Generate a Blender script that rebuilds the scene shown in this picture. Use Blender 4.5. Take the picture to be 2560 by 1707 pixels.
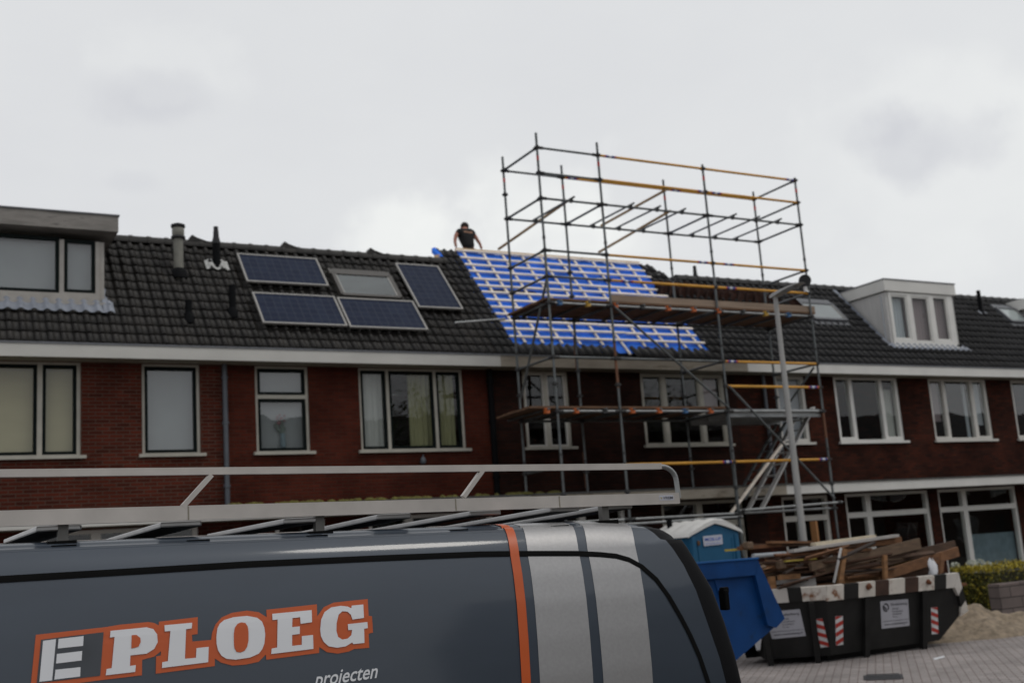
import bpy, bmesh, math, random
from mathutils import Vector, Matrix
random.seed(7)
R = math.radians
C = bpy.context.scene
COL = C.collection
for o in list(bpy.data.objects): bpy.data.objects.remove(o)

# ------------------------------------------------------------------ camera
F, YAW, PIT, ROL, EYE = 2850.93, 0.511131, 0.187683, -0.0709717, 1.75
CX, CY = 1280.0, 853.5
def _rot():
    cy, sy = math.cos(YAW), math.sin(YAW)
    fw = Vector((sy*math.cos(PIT), cy*math.cos(PIT), math.sin(PIT)))
    r0 = Vector((cy, -sy, 0)); u0 = r0.cross(fw)
    r = math.cos(ROL)*r0 + math.sin(ROL)*u0
    u = -math.sin(ROL)*r0 + math.cos(ROL)*u0
    return r, u, fw
CR, CU, CF = _rot()
cam = bpy.data.cameras.new('camera'); camo = bpy.data.objects.new('camera', cam); COL.objects.link(camo)
camo.matrix_world = Matrix(((CR.x, CU.x, -CF.x, 0), (CR.y, CU.y, -CF.y, 0), (CR.z, CU.z, -CF.z, EYE), (0, 0, 0, 1)))
cam.sensor_width = 36; cam.lens = F/2560*36; cam.clip_start = .1; cam.clip_end = 3000
cam.dof.use_dof = True; cam.dof.focus_distance = 5.6; cam.dof.aperture_fstop = 2.7
C.camera = camo

# measuring tools: where the sight line through a point of the survey photograph meets a real plane
def ray(x, y): return CR*((x-CX)/F) - CU*((y-CY)/F) + CF
def onY(x, y, Y):
    d = ray(x, y); t = Y/d.y; return Vector((d.x*t, Y, EYE+d.z*t))
def onZ(x, y, Z):
    d = ray(x, y); t = (Z-EYE)/d.z; return Vector((d.x*t, d.y*t, Z))
def cr(ox, oy, s): return lambda x, y: (ox+x*s, oy+y*s)
K = 2560/2352
def D(x, y): return (x*K, y*K)

# ------------------------------------------------------------------ light
SUN = Vector((.40, -.36, .84)).normalized()
sun = bpy.data.lights.new('sun', 'SUN'); suno = bpy.data.objects.new('sun', sun); COL.objects.link(suno)
sun.energy = .5; sun.angle = R(11); sun.color = (1, .95, .88)
suno.rotation_euler = (-SUN).to_track_quat('-Z', 'Y').to_euler()
C.view_settings.view_transform = 'Standard'; C.view_settings.look = 'None'
C.view_settings.exposure = 0; C.view_settings.gamma = 1
C.cycles.max_bounces = 6; C.cycles.transparent_max_bounces = 10
C.cycles.use_denoising = True

W = bpy.data.worlds.new('World'); C.world = W; W.use_nodes = True
def build_world():
    nt = W.node_tree; N = nt.nodes; L = nt.links; N.clear()
    def nd(t, **k):
        n = N.new(t)
        for a, b in k.items(): setattr(n, a, b)
        return n
    def math_(op, a, b=None, c=None, clamp=False):
        n = nd('ShaderNodeMath', operation=op, use_clamp=clamp)
        for i, v in enumerate((a, b, c)):
            if v is None: continue
            if isinstance(v, (int, float)): n.inputs[i].default_value = v
            else: L.new(v, n.inputs[i])
        return n.outputs[0]
    out = nd('ShaderNodeOutputWorld')
    sky = nd('ShaderNodeTexSky', sky_type='NISHITA', sun_disc=False)
    sky.sun_elevation = math.asin(SUN.z); sky.sun_rotation = math.atan2(SUN.x, SUN.y)
    b1 = nd('ShaderNodeBackground'); b1.inputs[1].default_value = .09; L.new(sky.outputs[0], b1.inputs[0])
    tc = nd('ShaderNodeTexCoord'); vec = tc.outputs['Generated']
    sep = nd('ShaderNodeSeparateXYZ'); L.new(vec, sep.inputs[0])
    den = math_('ADD', math_('MAXIMUM', sep.outputs[2], 0.0), .22)
    cmb = nd('ShaderNodeCombineXYZ')
    L.new(math_('DIVIDE', sep.outputs[0], den), cmb.inputs[0]); L.new(math_('DIVIDE', sep.outputs[1], den), cmb.inputs[1])
    n1 = nd('ShaderNodeTexNoise'); n1.inputs['Scale'].default_value = 1.3; n1.inputs['Detail'].default_value = 6; n1.inputs['Roughness'].default_value = .5
    L.new(cmb.outputs[0], n1.inputs['Vector'])
    n2 = nd('ShaderNodeTexNoise'); n2.inputs['Scale'].default_value = 5.5; n2.inputs['Detail'].default_value = 6; n2.inputs['Roughness'].default_value = .55
    L.new(cmb.outputs[0], n2.inputs['Vector'])
    base = math_('ADD', .745, math_('MULTIPLY', math_('SUBTRACT', n1.outputs[0], .5), .16))
    base = math_('ADD', base, math_('MULTIPLY', math_('SUBTRACT', n2.outputs[0], .5), .035))
    # brighter towards the hidden sun's side
    dp = nd('ShaderNodeVectorMath', operation='DOT_PRODUCT'); L.new(vec, dp.inputs[0]); dp.inputs[1].default_value = (.93, .36, 0)
    base = math_('ADD', base, math_('MULTIPLY', dp.outputs['Value'], .06))
    # single darker and whiter clouds, each at its own place in the sky
    val = base
    n3 = nd('ShaderNodeTexNoise'); n3.inputs['Scale'].default_value = 16; n3.inputs['Detail'].default_value = 5
    L.new(vec, n3.inputs['Vector'])
    for (x, y, rad, flat, amt) in ((2300, 375, .046, 1.6, -.14), (2180, 325, .032, 1.7, -.06), (400, 250, .042, 2.4, -.07), (330, 455, .022, 2.5, -.03), (1020, 605, .06, 1.6, .12),
                             (1330, 560, .062, 1.3, .1), (1500, 640, .05, 1.6, .06), (450, 170, .05, 1.6, .045), (2350, 470, .1, 1.6, .03), (2330, 270, .07, 1.8, .04), (1380, 625, .03, 2.2, -.07)):
        d = ray(x, y).normalized(); rt = d.cross(Vector((0, 0, 1))).normalized(); up = rt.cross(d)
        acc = None
        for ax, k in ((rt, 1.0/(rad*1.5)), (up, flat/(rad*1.5)), ):
            q = nd('ShaderNodeVectorMath', operation='DOT_PRODUCT'); L.new(vec, q.inputs[0]); q.inputs[1].default_value = tuple(ax*k)
            s = math_('MULTIPLY', q.outputs['Value'], q.outputs['Value'])
            acc = s if acc is None else math_('ADD', acc, s)
        q = nd('ShaderNodeVectorMath', operation='DOT_PRODUCT'); L.new(vec, q.inputs[0]); q.inputs[1].default_value = tuple(d)
        acc = math_('ADD', math_('SQRT', acc), math_('MULTIPLY', math_('SUBTRACT', n3.outputs[0], .5), 1.9))
        mr = nd('ShaderNodeMapRange', interpolation_type='SMOOTHSTEP'); L.new(acc, mr.inputs[0])
        mr.inputs[1].default_value = 1.05; mr.inputs[2].default_value = .3; mr.inputs[3].default_value = 0; mr.inputs[4].default_value = amt
        gate = math_('GREATER_THAN', q.outputs['Value'], .3)
        val = math_('ADD', val, math_('MULTIPLY', mr.outputs[0], gate))
    tint = nd('ShaderNodeCombineColor')
    L.new(math_('MULTIPLY', val, .985), tint.inputs[0]); L.new(math_('MULTIPLY', val, .998), tint.inputs[1]); L.new(math_('MULTIPLY', math_('ADD', math_('MULTIPLY', val, .8), .165), 1.0), tint.inputs[2])
    b2 = nd('ShaderNodeBackground'); L.new(tint.outputs[0], b2.inputs[0]); b2.inputs[1].default_value = 1.0
    mx = nd('ShaderNodeMixShader'); mx.inputs[0].default_value = .94
    L.new(b1.outputs[0], mx.inputs[1]); L.new(b2.outputs[0], mx.inputs[2]); L.new(mx.outputs[0], out.inputs[0])
build_world()

# ------------------------------------------------------------------ materials
MATS = {}
def mat(name, col, rough=.7, metal=0.0, var=.15, scale=6.0, bump=0.0, bscale=40.0, coat=0.0, spec=.5, stain=None, stretch=(1, 1, 1)):
    """plain material whose colour wanders with noise; stain = (colour, scale, threshold)"""
    if name in MATS: return MATS[name]
    m = bpy.data.materials.new(name); m.use_nodes = True; nt = m.node_tree; N = nt.nodes; L = nt.links
    p = N['Principled BSDF']; p.inputs['Roughness'].default_value = rough; p.inputs['Metallic'].default_value = metal
    p.inputs['Coat Weight'].default_value = coat; p.inputs['Coat Roughness'].default_value = .09
    p.inputs['Specular IOR Level'].default_value = spec
    geo = N.new('ShaderNodeNewGeometry'); mp = N.new('ShaderNodeMapping'); mp.inputs['Scale'].default_value = stretch
    L.new(geo.outputs['Position'], mp.inputs[0])
    n = N.new('ShaderNodeTexNoise'); n.inputs['Scale'].default_value = scale; n.inputs['Detail'].default_value = 5
    L.new(mp.outputs[0], n.inputs['Vector'])
    r = N.new('ShaderNodeMapRange'); r.inputs[1].default_value = .3; r.inputs[2].default_value = .7; L.new(n.outputs[0], r.inputs[0])
    mx = N.new('ShaderNodeMix'); mx.data_type = 'RGBA'; L.new(r.outputs[0], mx.inputs[0])
    mx.inputs[6].default_value = (*[c*(1-var) for c in col], 1); mx.inputs[7].default_value = (*[min(1, c*(1+var)) for c in col], 1)
    res = mx.outputs[2]
    if stain:
        sc, ss, th = stain
        n2 = N.new('ShaderNodeTexNoise'); n2.inputs['Scale'].default_value = ss; n2.inputs['Detail'].default_value = 7; n2.inputs['Roughness'].default_value = .65
        L.new(mp.outputs[0], n2.inputs['Vector'])
        r2 = N.new('ShaderNodeMapRange'); r2.inputs[1].default_value = th; r2.inputs[2].default_value = th+.12; L.new(n2.outputs[0], r2.inputs[0])
        m2 = N.new('ShaderNodeMix'); m2.data_type = 'RGBA'; L.new(r2.outputs[0], m2.inputs[0]); L.new(res, m2.inputs[6]); m2.inputs[7].default_value = (*sc, 1)
        res = m2.outputs[2]
    L.new(res, p.inputs['Base Color'])
    if bump:
        n3 = N.new('ShaderNodeTexNoise'); n3.inputs['Scale'].default_value = bscale; n3.inputs['Detail'].default_value = 4; L.new(mp.outputs[0], n3.inputs['Vector'])
        b = N.new('ShaderNodeBump'); b.inputs['Strength'].default_value = bump; b.inputs['Distance'].default_value = .02
        L.new(n3.outputs[0], b.inputs['Height']); L.new(b.outputs[0], p.inputs['Normal'])
    MATS[name] = m; return m

def brickmat(name, c1, c2, mortar, bw=.22, bh=.0625, msize=.010, axes='xz', rot=0, rough=.85, offset=.5, dirt=.35):
    m = bpy.data.materials.new(name); m.use_nodes = True; nt = m.node_tree; N = nt.nodes; L = nt.links
    p = N['Principled BSDF']; p.inputs['Roughness'].default_value = rough; p.inputs['Specular IOR Level'].default_value = .08
    geo = N.new('ShaderNodeNewGeometry'); sp = N.new('ShaderNodeSeparateXYZ'); L.new(geo.outputs['Position'], sp.inputs[0])
    cb = N.new('ShaderNodeCombineXYZ')
    if axes == 'xz':
        ad = N.new('ShaderNodeMath'); ad.operation = 'ADD'; L.new(sp.outputs[0], ad.inputs[0]); L.new(sp.outputs[1], ad.inputs[1])
        L.new(ad.outputs[0], cb.inputs[0]); L.new(sp.outputs[2], cb.inputs[1])
    else: L.new(sp.outputs[0], cb.inputs[0]); L.new(sp.outputs[1], cb.inputs[1])
    mp = N.new('ShaderNodeMapping'); mp.inputs['Rotation'].default_value = (0, 0, rot); L.new(cb.outputs[0], mp.inputs[0])
    b = N.new('ShaderNodeTexBrick'); b.offset = offset; L.new(mp.outputs[0], b.inputs['Vector'])
    b.inputs['Scale'].default_value = 1; b.inputs['Brick Width'].default_value = bw; b.inputs['Row Height'].default_value = bh
    b.inputs['Mortar Size'].default_value = msize; b.inputs['Mortar Smooth'].default_value = .3; b.inputs['Bias'].default_value = 0
    b.inputs['Color1'].default_value = (*c1, 1); b.inputs['Color2'].default_value = (*c2, 1); b.inputs['Mortar'].default_value = (*mortar, 1)
    n = N.new('ShaderNodeTexNoise'); n.inputs['Scale'].default_value = 1.1; n.inputs['Detail'].default_value = 7; n.inputs['Roughness'].default_value = .65; L.new(geo.outputs['Position'], n.inputs['Vector'])
    r = N.new('ShaderNodeMapRange'); r.inputs[1].default_value = .3; r.inputs[2].default_value = .7; r.inputs[3].default_value = 1-dirt; r.inputs[4].default_value = 1+dirt; L.new(n.outputs[0], r.inputs[0])
    mm = N.new('ShaderNodeVectorMath'); mm.operation = 'SCALE'; L.new(b.outputs[0], mm.inputs[0]); L.new(r.outputs[0], mm.inputs['Scale'])
    L.new(mm.outputs[0], p.inputs['Base Color'])
    bp = N.new('ShaderNodeBump'); bp.invert = True; bp.inputs['Strength'].default_value = .5; bp.inputs['Distance'].default_value = .008
    L.new(b.outputs['Fac'], bp.inputs['Height']); L.new(bp.outputs[0], p.inputs['Normal'])
    MATS[name] = m; return m

def tilemat(name, col, lich):
    m = bpy.data.materials.new(name); m.use_nodes = True; nt = m.node_tree; N = nt.nodes; L = nt.links
    p = N['Principled BSDF']; p.inputs['Roughness'].default_value = .55; p.inputs['Specular IOR Level'].default_value = .35
    geo = N.new('ShaderNodeNewGeometry'); mp = N.new('ShaderNodeMapping'); mp.inputs['Scale'].default_value = (1/.205, .01, 1/.19); L.new(geo.outputs['Position'], mp.inputs[0])
    fl = N.new('ShaderNodeVectorMath'); fl.operation = 'FLOOR'; L.new(mp.outputs[0], fl.inputs[0])
    wn = N.new('ShaderNodeTexWhiteNoise'); wn.noise_dimensions = '3D'; L.new(fl.outputs[0], wn.inputs['Vector'])
    n = N.new('ShaderNodeTexNoise'); n.inputs['Scale'].default_value = 3.5; n.inputs['Detail'].default_value = 8; n.inputs['Roughness'].default_value = .7; L.new(geo.outputs['Position'], n.inputs['Vector'])
    r = N.new('ShaderNodeMapRange'); r.inputs[3].default_value = .72; r.inputs[4].default_value = 1.25; L.new(wn.outputs['Value'], r.inputs[0])
    r2 = N.new('ShaderNodeMapRange'); r2.inputs[1].default_value = .5; r2.inputs[2].default_value = .78; L.new(n.outputs[0], r2.inputs[0])
    mx = N.new('ShaderNodeMix'); mx.data_type = 'RGBA'; mx.inputs[6].default_value = (*col, 1); mx.inputs[7].default_value = (*lich, 1); L.new(r2.outputs[0], mx.inputs[0])
    sc = N.new('ShaderNodeVectorMath'); sc.operation = 'SCALE'; L.new(mx.outputs[2], sc.inputs[0]); L.new(r.outputs[0], sc.inputs['Scale'])
    L.new(sc.outputs[0], p.inputs['Base Color']); MATS[name] = m; return m

def glassmat(name, f0=.08, tint=(.9, .93, .92)):
    """single sheet of glass: lets light through and mirrors more at grazing angles"""
    m = bpy.data.materials.new(name); m.use_nodes = True; nt = m.node_tree; N = nt.nodes; L = nt.links; N.clear()
    o = N.new('ShaderNodeOutputMaterial')
    t = N.new('ShaderNodeBsdfTransparent'); t.inputs[0].default_value = (*tint, 1); g = N.new('ShaderNodeBsdfGlossy'); g.inputs['Roughness'].default_value = 0
    geo = N.new('ShaderNodeNewGeometry'); n = N.new('ShaderNodeTexNoise'); n.inputs['Scale'].default_value = 1.6; n.inputs['Detail'].default_value = 1; L.new(geo.outputs['Position'], n.inputs['Vector'])
    b = N.new('ShaderNodeBump'); b.inputs['Strength'].default_value = .06; b.inputs['Distance'].default_value = .05; L.new(n.outputs[0], b.inputs['Height']); L.new(b.outputs[0], g.inputs['Normal'])
    d = N.new('ShaderNodeVectorMath'); d.operation = 'DOT_PRODUCT'; L.new(geo.outputs['Normal'], d.inputs[0]); L.new(geo.outputs['Incoming'], d.inputs[1])
    def mt(op, x, y):
        q = N.new('ShaderNodeMath'); q.operation = op
        for i, v in enumerate((x, y)):
            if isinstance(v, (int, float)): q.inputs[i].default_value = v
            elif v is not None: L.new(v, q.inputs[i])
        return q.outputs[0]
    c = mt('POWER', mt('SUBTRACT', 1.0, mt('ABSOLUTE', d.outputs['Value'], None)), 5.0)
    fac = mt('ADD', mt('MULTIPLY', c, 1-f0), f0)
    mx = N.new('ShaderNodeMixShader'); L.new(fac, mx.inputs[0]); L.new(t.outputs[0], mx.inputs[1]); L.new(g.outputs[0], mx.inputs[2])
    L.new(mx.outputs[0], o.inputs[0]); MATS[name] = m; return m

def cellmat():
    m = bpy.data.materials.new('solar cells'); m.use_nodes = True; nt = m.node_tree; N = nt.nodes; L = nt.links
    p = N['Principled BSDF']; p.inputs['Roughness'].default_value = .4; p.inputs['Specular IOR Level'].default_value = .08
    uv = N.new('ShaderNodeUVMap'); b = N.new('ShaderNodeTexBrick'); b.offset = 0; L.new(uv.outputs[0], b.inputs['Vector'])
    b.inputs['Scale'].default_value = 1; b.inputs['Brick Width'].default_value = .158; b.inputs['Row Height'].default_value = .158; b.inputs['Mortar Size'].default_value = .006
    b.inputs['Color1'].default_value = (.009, .015, .038, 1); b.inputs['Color2'].default_value = (.014, .022, .048, 1); b.inputs['Mortar'].default_value = (.04, .048, .066, 1)
    L.new(b.outputs[0], p.inputs['Base Color']); MATS['cells'] = m; return m

brickmat('brick red', (.104, .0225, .013), (.056, .0145, .0095), (.088, .052, .038), dirt=.3)
brickmat('brick red plain', (.086, .0185, .0105), (.058, .0135, .0085), (.058, .024, .016), dirt=.4)
brickmat('brick dark', (.036, .012, .008), (.02, .009, .007), (.02, .014, .011), dirt=.5)
brickmat('brick brown', (.062, .015, .008), (.026, .009, .006), (.026, .015, .011), dirt=.5)
brickmat('paving', (.35, .32, .305), (.275, .255, .244), (.12, .08, .072), bw=.21, bh=.105, msize=.009, axes='xy', rot=R(46), dirt=.22)
brickmat('blockwork', (.18, .145, .135), (.145, .12, .112), (.06, .052, .048), bw=.6, bh=.2, msize=.012, dirt=.2)
tilemat('tile weathered', (.024, .0217, .0193), (.048, .042, .036))
tilemat('tile new', (.024, .023, .0225), (.034, .033, .032))
tilemat('tile right', (.026, .0255, .0255), (.040, .038, .037))
glassmat('glass', .065); glassmat('glass bright', .13); glassmat('glass clear', .05)
cellmat()
M_ = mat
M_('frame white', (.62, .60, .55), .5, var=.06, scale=3); M_('frame cream', (.42, .40, .34), .6, var=.12, scale=4)
M_('frame pure', (.72, .71, .67), .45, var=.05, scale=3)
M_('sash green', (.004, .0075, .007), .6, var=.1, spec=.1)
M_('fascia grey white', (.56, .55, .51), .6, var=.07, scale=1.5, stain=((.36, .34, .29), 2.2, .62), stretch=(1, 1, 3))
M_('fascia dirty', (.34, .30, .24), .7, var=.18, scale=2, stain=((.17, .14, .10), 2.5, .55), stretch=(.6, 1, 3))
M_('fascia clean', (.68, .67, .63), .5, var=.06, scale=2, stain=((.5, .48, .42), 3, .66))
M_('soffit', (.24, .22, .17), .7); M_('zinc', (.14, .145, .155), .45, metal=.3, var=.12)
M_('lead', (.16, .18, .22), .5, var=.15, scale=10); M_('lead pale', (.23, .25, .29), .5, var=.15, scale=8)
M_('moss', (.11, .10, .02), .95, var=.5, scale=25); M_('roofing felt', (.09, .09, .085), .9, var=.3)
M_('pipe grey', (.085, .095, .11), .5, var=.1); M_('pipe black', (.003, .0032, .004), .7, spec=.12); M_('vent beige', (.2, .195, .165), .6, var=.12, scale=9)
M_('vent metal', (.035, .035, .037), .6, spec=.2); M_('lime', (.45, .45, .43), .8, var=.25, scale=14)
M_('concrete board', (.24, .225, .205), .85, var=.28, scale=5, stretch=(.5, 1, 2.5), stain=((.15, .14, .13), 5, .58))
M_('dormer wood', (.36, .34, .31), .75, var=.12, scale=5)
M_('cladding', (.52, .51, .49), .55, var=.08, scale=3, stretch=(6, 6, .4))
M_('blind beige', (.44, .385, .235), .9, var=.07, scale=1.2, stretch=(.4, .4, 2)); M_('blind grey', (.36, .37, .40), .9, var=.05); M_('frosted', (.27, .285, .29), .9, var=.06, scale=2)
M_('net curtain', (.46, .49, .52), .95, var=.1, scale=5, stretch=(6, 6, .3)); M_('curtain yellow', (.27, .26, .14), .95, var=.2, scale=5, stretch=(6, 6, .2)); M_('curtain mauve', (.28, .22, .225), .95, var=.08, scale=6, stretch=(6, 6, .2))
M_('curtain pale', (.5, .5, .47), .95, var=.1, scale=6, stretch=(6, 6, .2))
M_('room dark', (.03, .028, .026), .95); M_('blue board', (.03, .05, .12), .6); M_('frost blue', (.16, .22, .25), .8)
M_('alu frame', (.31, .30, .28), .4, metal=.35, var=.08); M_('skylight frame', (.075, .068, .06), .5, var=.1); M_('skylight grey', (.10, .105, .115), .5)
M_('skylight blind', (.50, .53, .53), .8, var=.08, scale=3, stretch=(.5, 1, 1.5))
M_('membrane', (.024, .175, .78), .6, spec=.2, var=.26, scale=2.2, bump=.45, bscale=7, stretch=(1, 1, 1))
M_('batten', (.86, .77, .66), .8, var=.14, scale=5, stretch=(.6, 2, 2)); M_('batten warm', (.68, .48, .28), .8, var=.15, scale=6)
M_('tube galv', (.115, .125, .125), .45, metal=.35, var=.3, scale=5, stain=((.07, .05, .035), 7, .66))
M_('tube rusty', (.17, .075, .04), .7, metal=.2, var=.3, scale=6); M_('tube steel light', (.30, .31, .31), .4, metal=.5, var=.2, scale=6)
M_('rail yellow', (.64, .31, .03), .5, var=.16, scale=3, stain=((.30, .17, .05), 5, .68)); M_('sticker blue', (.05, .06, .25), .4); M_('sticker white', (.6, .6, .65), .4); M_('sticker red', (.45, .03, .03), .4)
M_('coupler dark', (.05, .05, .05), .6, metal=.3); M_('coupler orange', (.55, .13, .03), .5); M_('coupler yellow', (.55, .33, .05), .5); M_('coupler blue', (.05, .14, .3), .5)
M_('board brown', (.13, .068, .036), .85, var=.3, scale=4, stretch=(.6, 4, 4)); M_('toe board', (.27, .20, .145), .85, var=.2, scale=4, stretch=(.4, 2, 3), stain=((.13, .09, .06), 6, .66)); M_('brace wood', (.30, .19, .08), .8, var=.2)
M_('bar alloy', (.36, .355, .35), .38, metal=.85, var=.1); M_('alloy', (.60, .59, .57), .45, metal=.5, var=.12, scale=6); M_('lamp grey', (.36, .355, .34), .55, var=.08, scale=5, stretch=(1, 1, .3)); M_('rubber', (.01, .01, .011), .7)
M_('toilet blue', (.007, .092, .19), .5, var=.08, scale=4, stain=((.02, .09, .16), 4, .6)); M_('toilet roof', (.70, .69, .66), .6, var=.06, scale=5); M_('sign white', (.52, .53, .60), .5, var=.05); M_('sign blue', (.02, .10, .5), .5)
M_('skip blue', (.001, .040, .155), .5, spec=.3, var=.14, scale=4, stain=((.006, .028, .075), 5, .62)); M_('skip blue lit', (.015, .10, .30), .4, var=.1)
M_('skip black', (.013, .0127, .012), .6, spec=.3, var=.3, scale=4, stain=((.04, .026, .018), 5, .66)); M_('rim white', (.60, .56, .50), .6, var=.08, scale=6, stain=((.20, .08, .03), 5, .55)); M_('rim clean', (.58, .55, .51), .6, var=.06, scale=6); M_('rim rust', (.05, .024, .015), .8, var=.3, scale=9)
M_('rust', (.12, .04, .015), .9, var=.4, scale=18); M_('stripe red', (.42, .03, .02), .45); M_('stripe white', (.62, .62, .63), .45); M_('sign grey', (.42, .42, .46), .5, var=.05); M_('ink', (.02, .02, .025), .6)
for i, c in enumerate(((.17, .07, .028), (.08, .035, .016), (.22, .10, .042), (.30, .15, .062), (.10, .055, .032), (.035, .02, .013), (.17, .11, .068))):
    M_('wood %d' % i, tuple(k*.78 for k in c), .85, var=.3, scale=6, stretch=(.7, 3, 3), stain=((c[0]*.45, c[1]*.45, c[2]*.45), 5, .6))
M_('lath cream', (.62, .54, .40), .7, var=.1); M_('lath white', (.38, .36, .34), .7, var=.12); M_('strap yellow', (.42, .33, .05), .6); M_('plastic grey', (.30, .32, .34), .6); M_('cloth white', (.70, .71, .73), .9, var=.05); M_('post timber', (.34, .16, .06), .8, var=.15, scale=4, stretch=(3, 3, .4))
M_('sand', (.26, .205, .145), .98, var=.35, scale=9, bump=1.0, bscale=45, stain=((.16, .125, .085), 3.5, .58)); M_('soil', (.14, .11, .08), .95, var=.3)
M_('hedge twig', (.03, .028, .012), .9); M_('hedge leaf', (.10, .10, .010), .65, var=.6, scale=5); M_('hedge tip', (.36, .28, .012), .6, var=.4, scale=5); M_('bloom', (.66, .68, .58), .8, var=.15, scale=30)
M_('paint grey', (.036, .049, .068), .5, metal=.25, var=.07, scale=2.5, coat=.5, stain=((.046, .055, .066), 1.6, .62), stretch=(.5, 1, 2)); M_('paint black', (.005, .005, .006), .65, spec=.12); M_('trim black', (.005, .005, .005), .8, spec=.08); M_('foil orange', (.52, .088, .012), .4, var=.03); M_('foil silver', (.37, .365, .365), .48, metal=.7, var=.05, scale=60, coat=.0); M_('foil white', (.72, .73, .75), .4, var=.02); M_('foil grey', (.045, .052, .062), .4)
M_('rack alu', (.52, .485, .45), .5, metal=.35, var=.09, scale=7, stain=((.36, .33, .30), 5, .68)); M_('tyre', (.012, .012, .012), .85); M_('rim steel', (.3, .3, .31), .4, metal=.6); M_('van glass', (.01, .012, .013), .1, coat=1); M_('tail red', (.25, .01, .01), .3, coat=1)
M_('skin', (.36, .15, .10), .6, var=.06); M_('shirt', (.006, .006, .007), .9); M_('trousers', (.012, .011, .010), .9); M_('hair', (.02, .013, .009), .8); M_('shirt print', (.46, .26, .17), .8); M_('shoe', (.02, .017, .014), .8)
M_('tile clay', (.045, .015, .008), .8, var=.4, scale=9); M_('tile old', (.014, .011, .010), .8, var=.3, scale=9)
M_('leaf', (.05, .075, .025), .7, var=.5, scale=2); M_('bark', (.08, .06, .045), .9, var=.3); M_('iron', (.045, .045, .048), .6, metal=.4, var=.2, scale=20)
M_('asphalt', (.045, .045, .047), .9, var=.25, scale=3); M_('bar underside shade', (.03, .029, .028), .8, spec=.2); M_('wilted', (.13, .16, .14), .8); M_('dull glass', (.15, .165, .17), .8, var=.2, scale=2.5, stretch=(.5, 1, 2)); M_('foot alu shaded', (.15, .145, .135), .6, metal=.3, var=.15); M_('blind dim', (.09, .10, .10), .8, var=.3, scale=2.5, stretch=(.5, 1, 2)); M_('gap shade navy', (.004, .010, .06), .7); M_('petal pink', (.26, .12, .13), .7); M_('kerb', (.24, .235, .225), .85, var=.12); M_('soil garden', (.06, .05, .035), .95)

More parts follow.
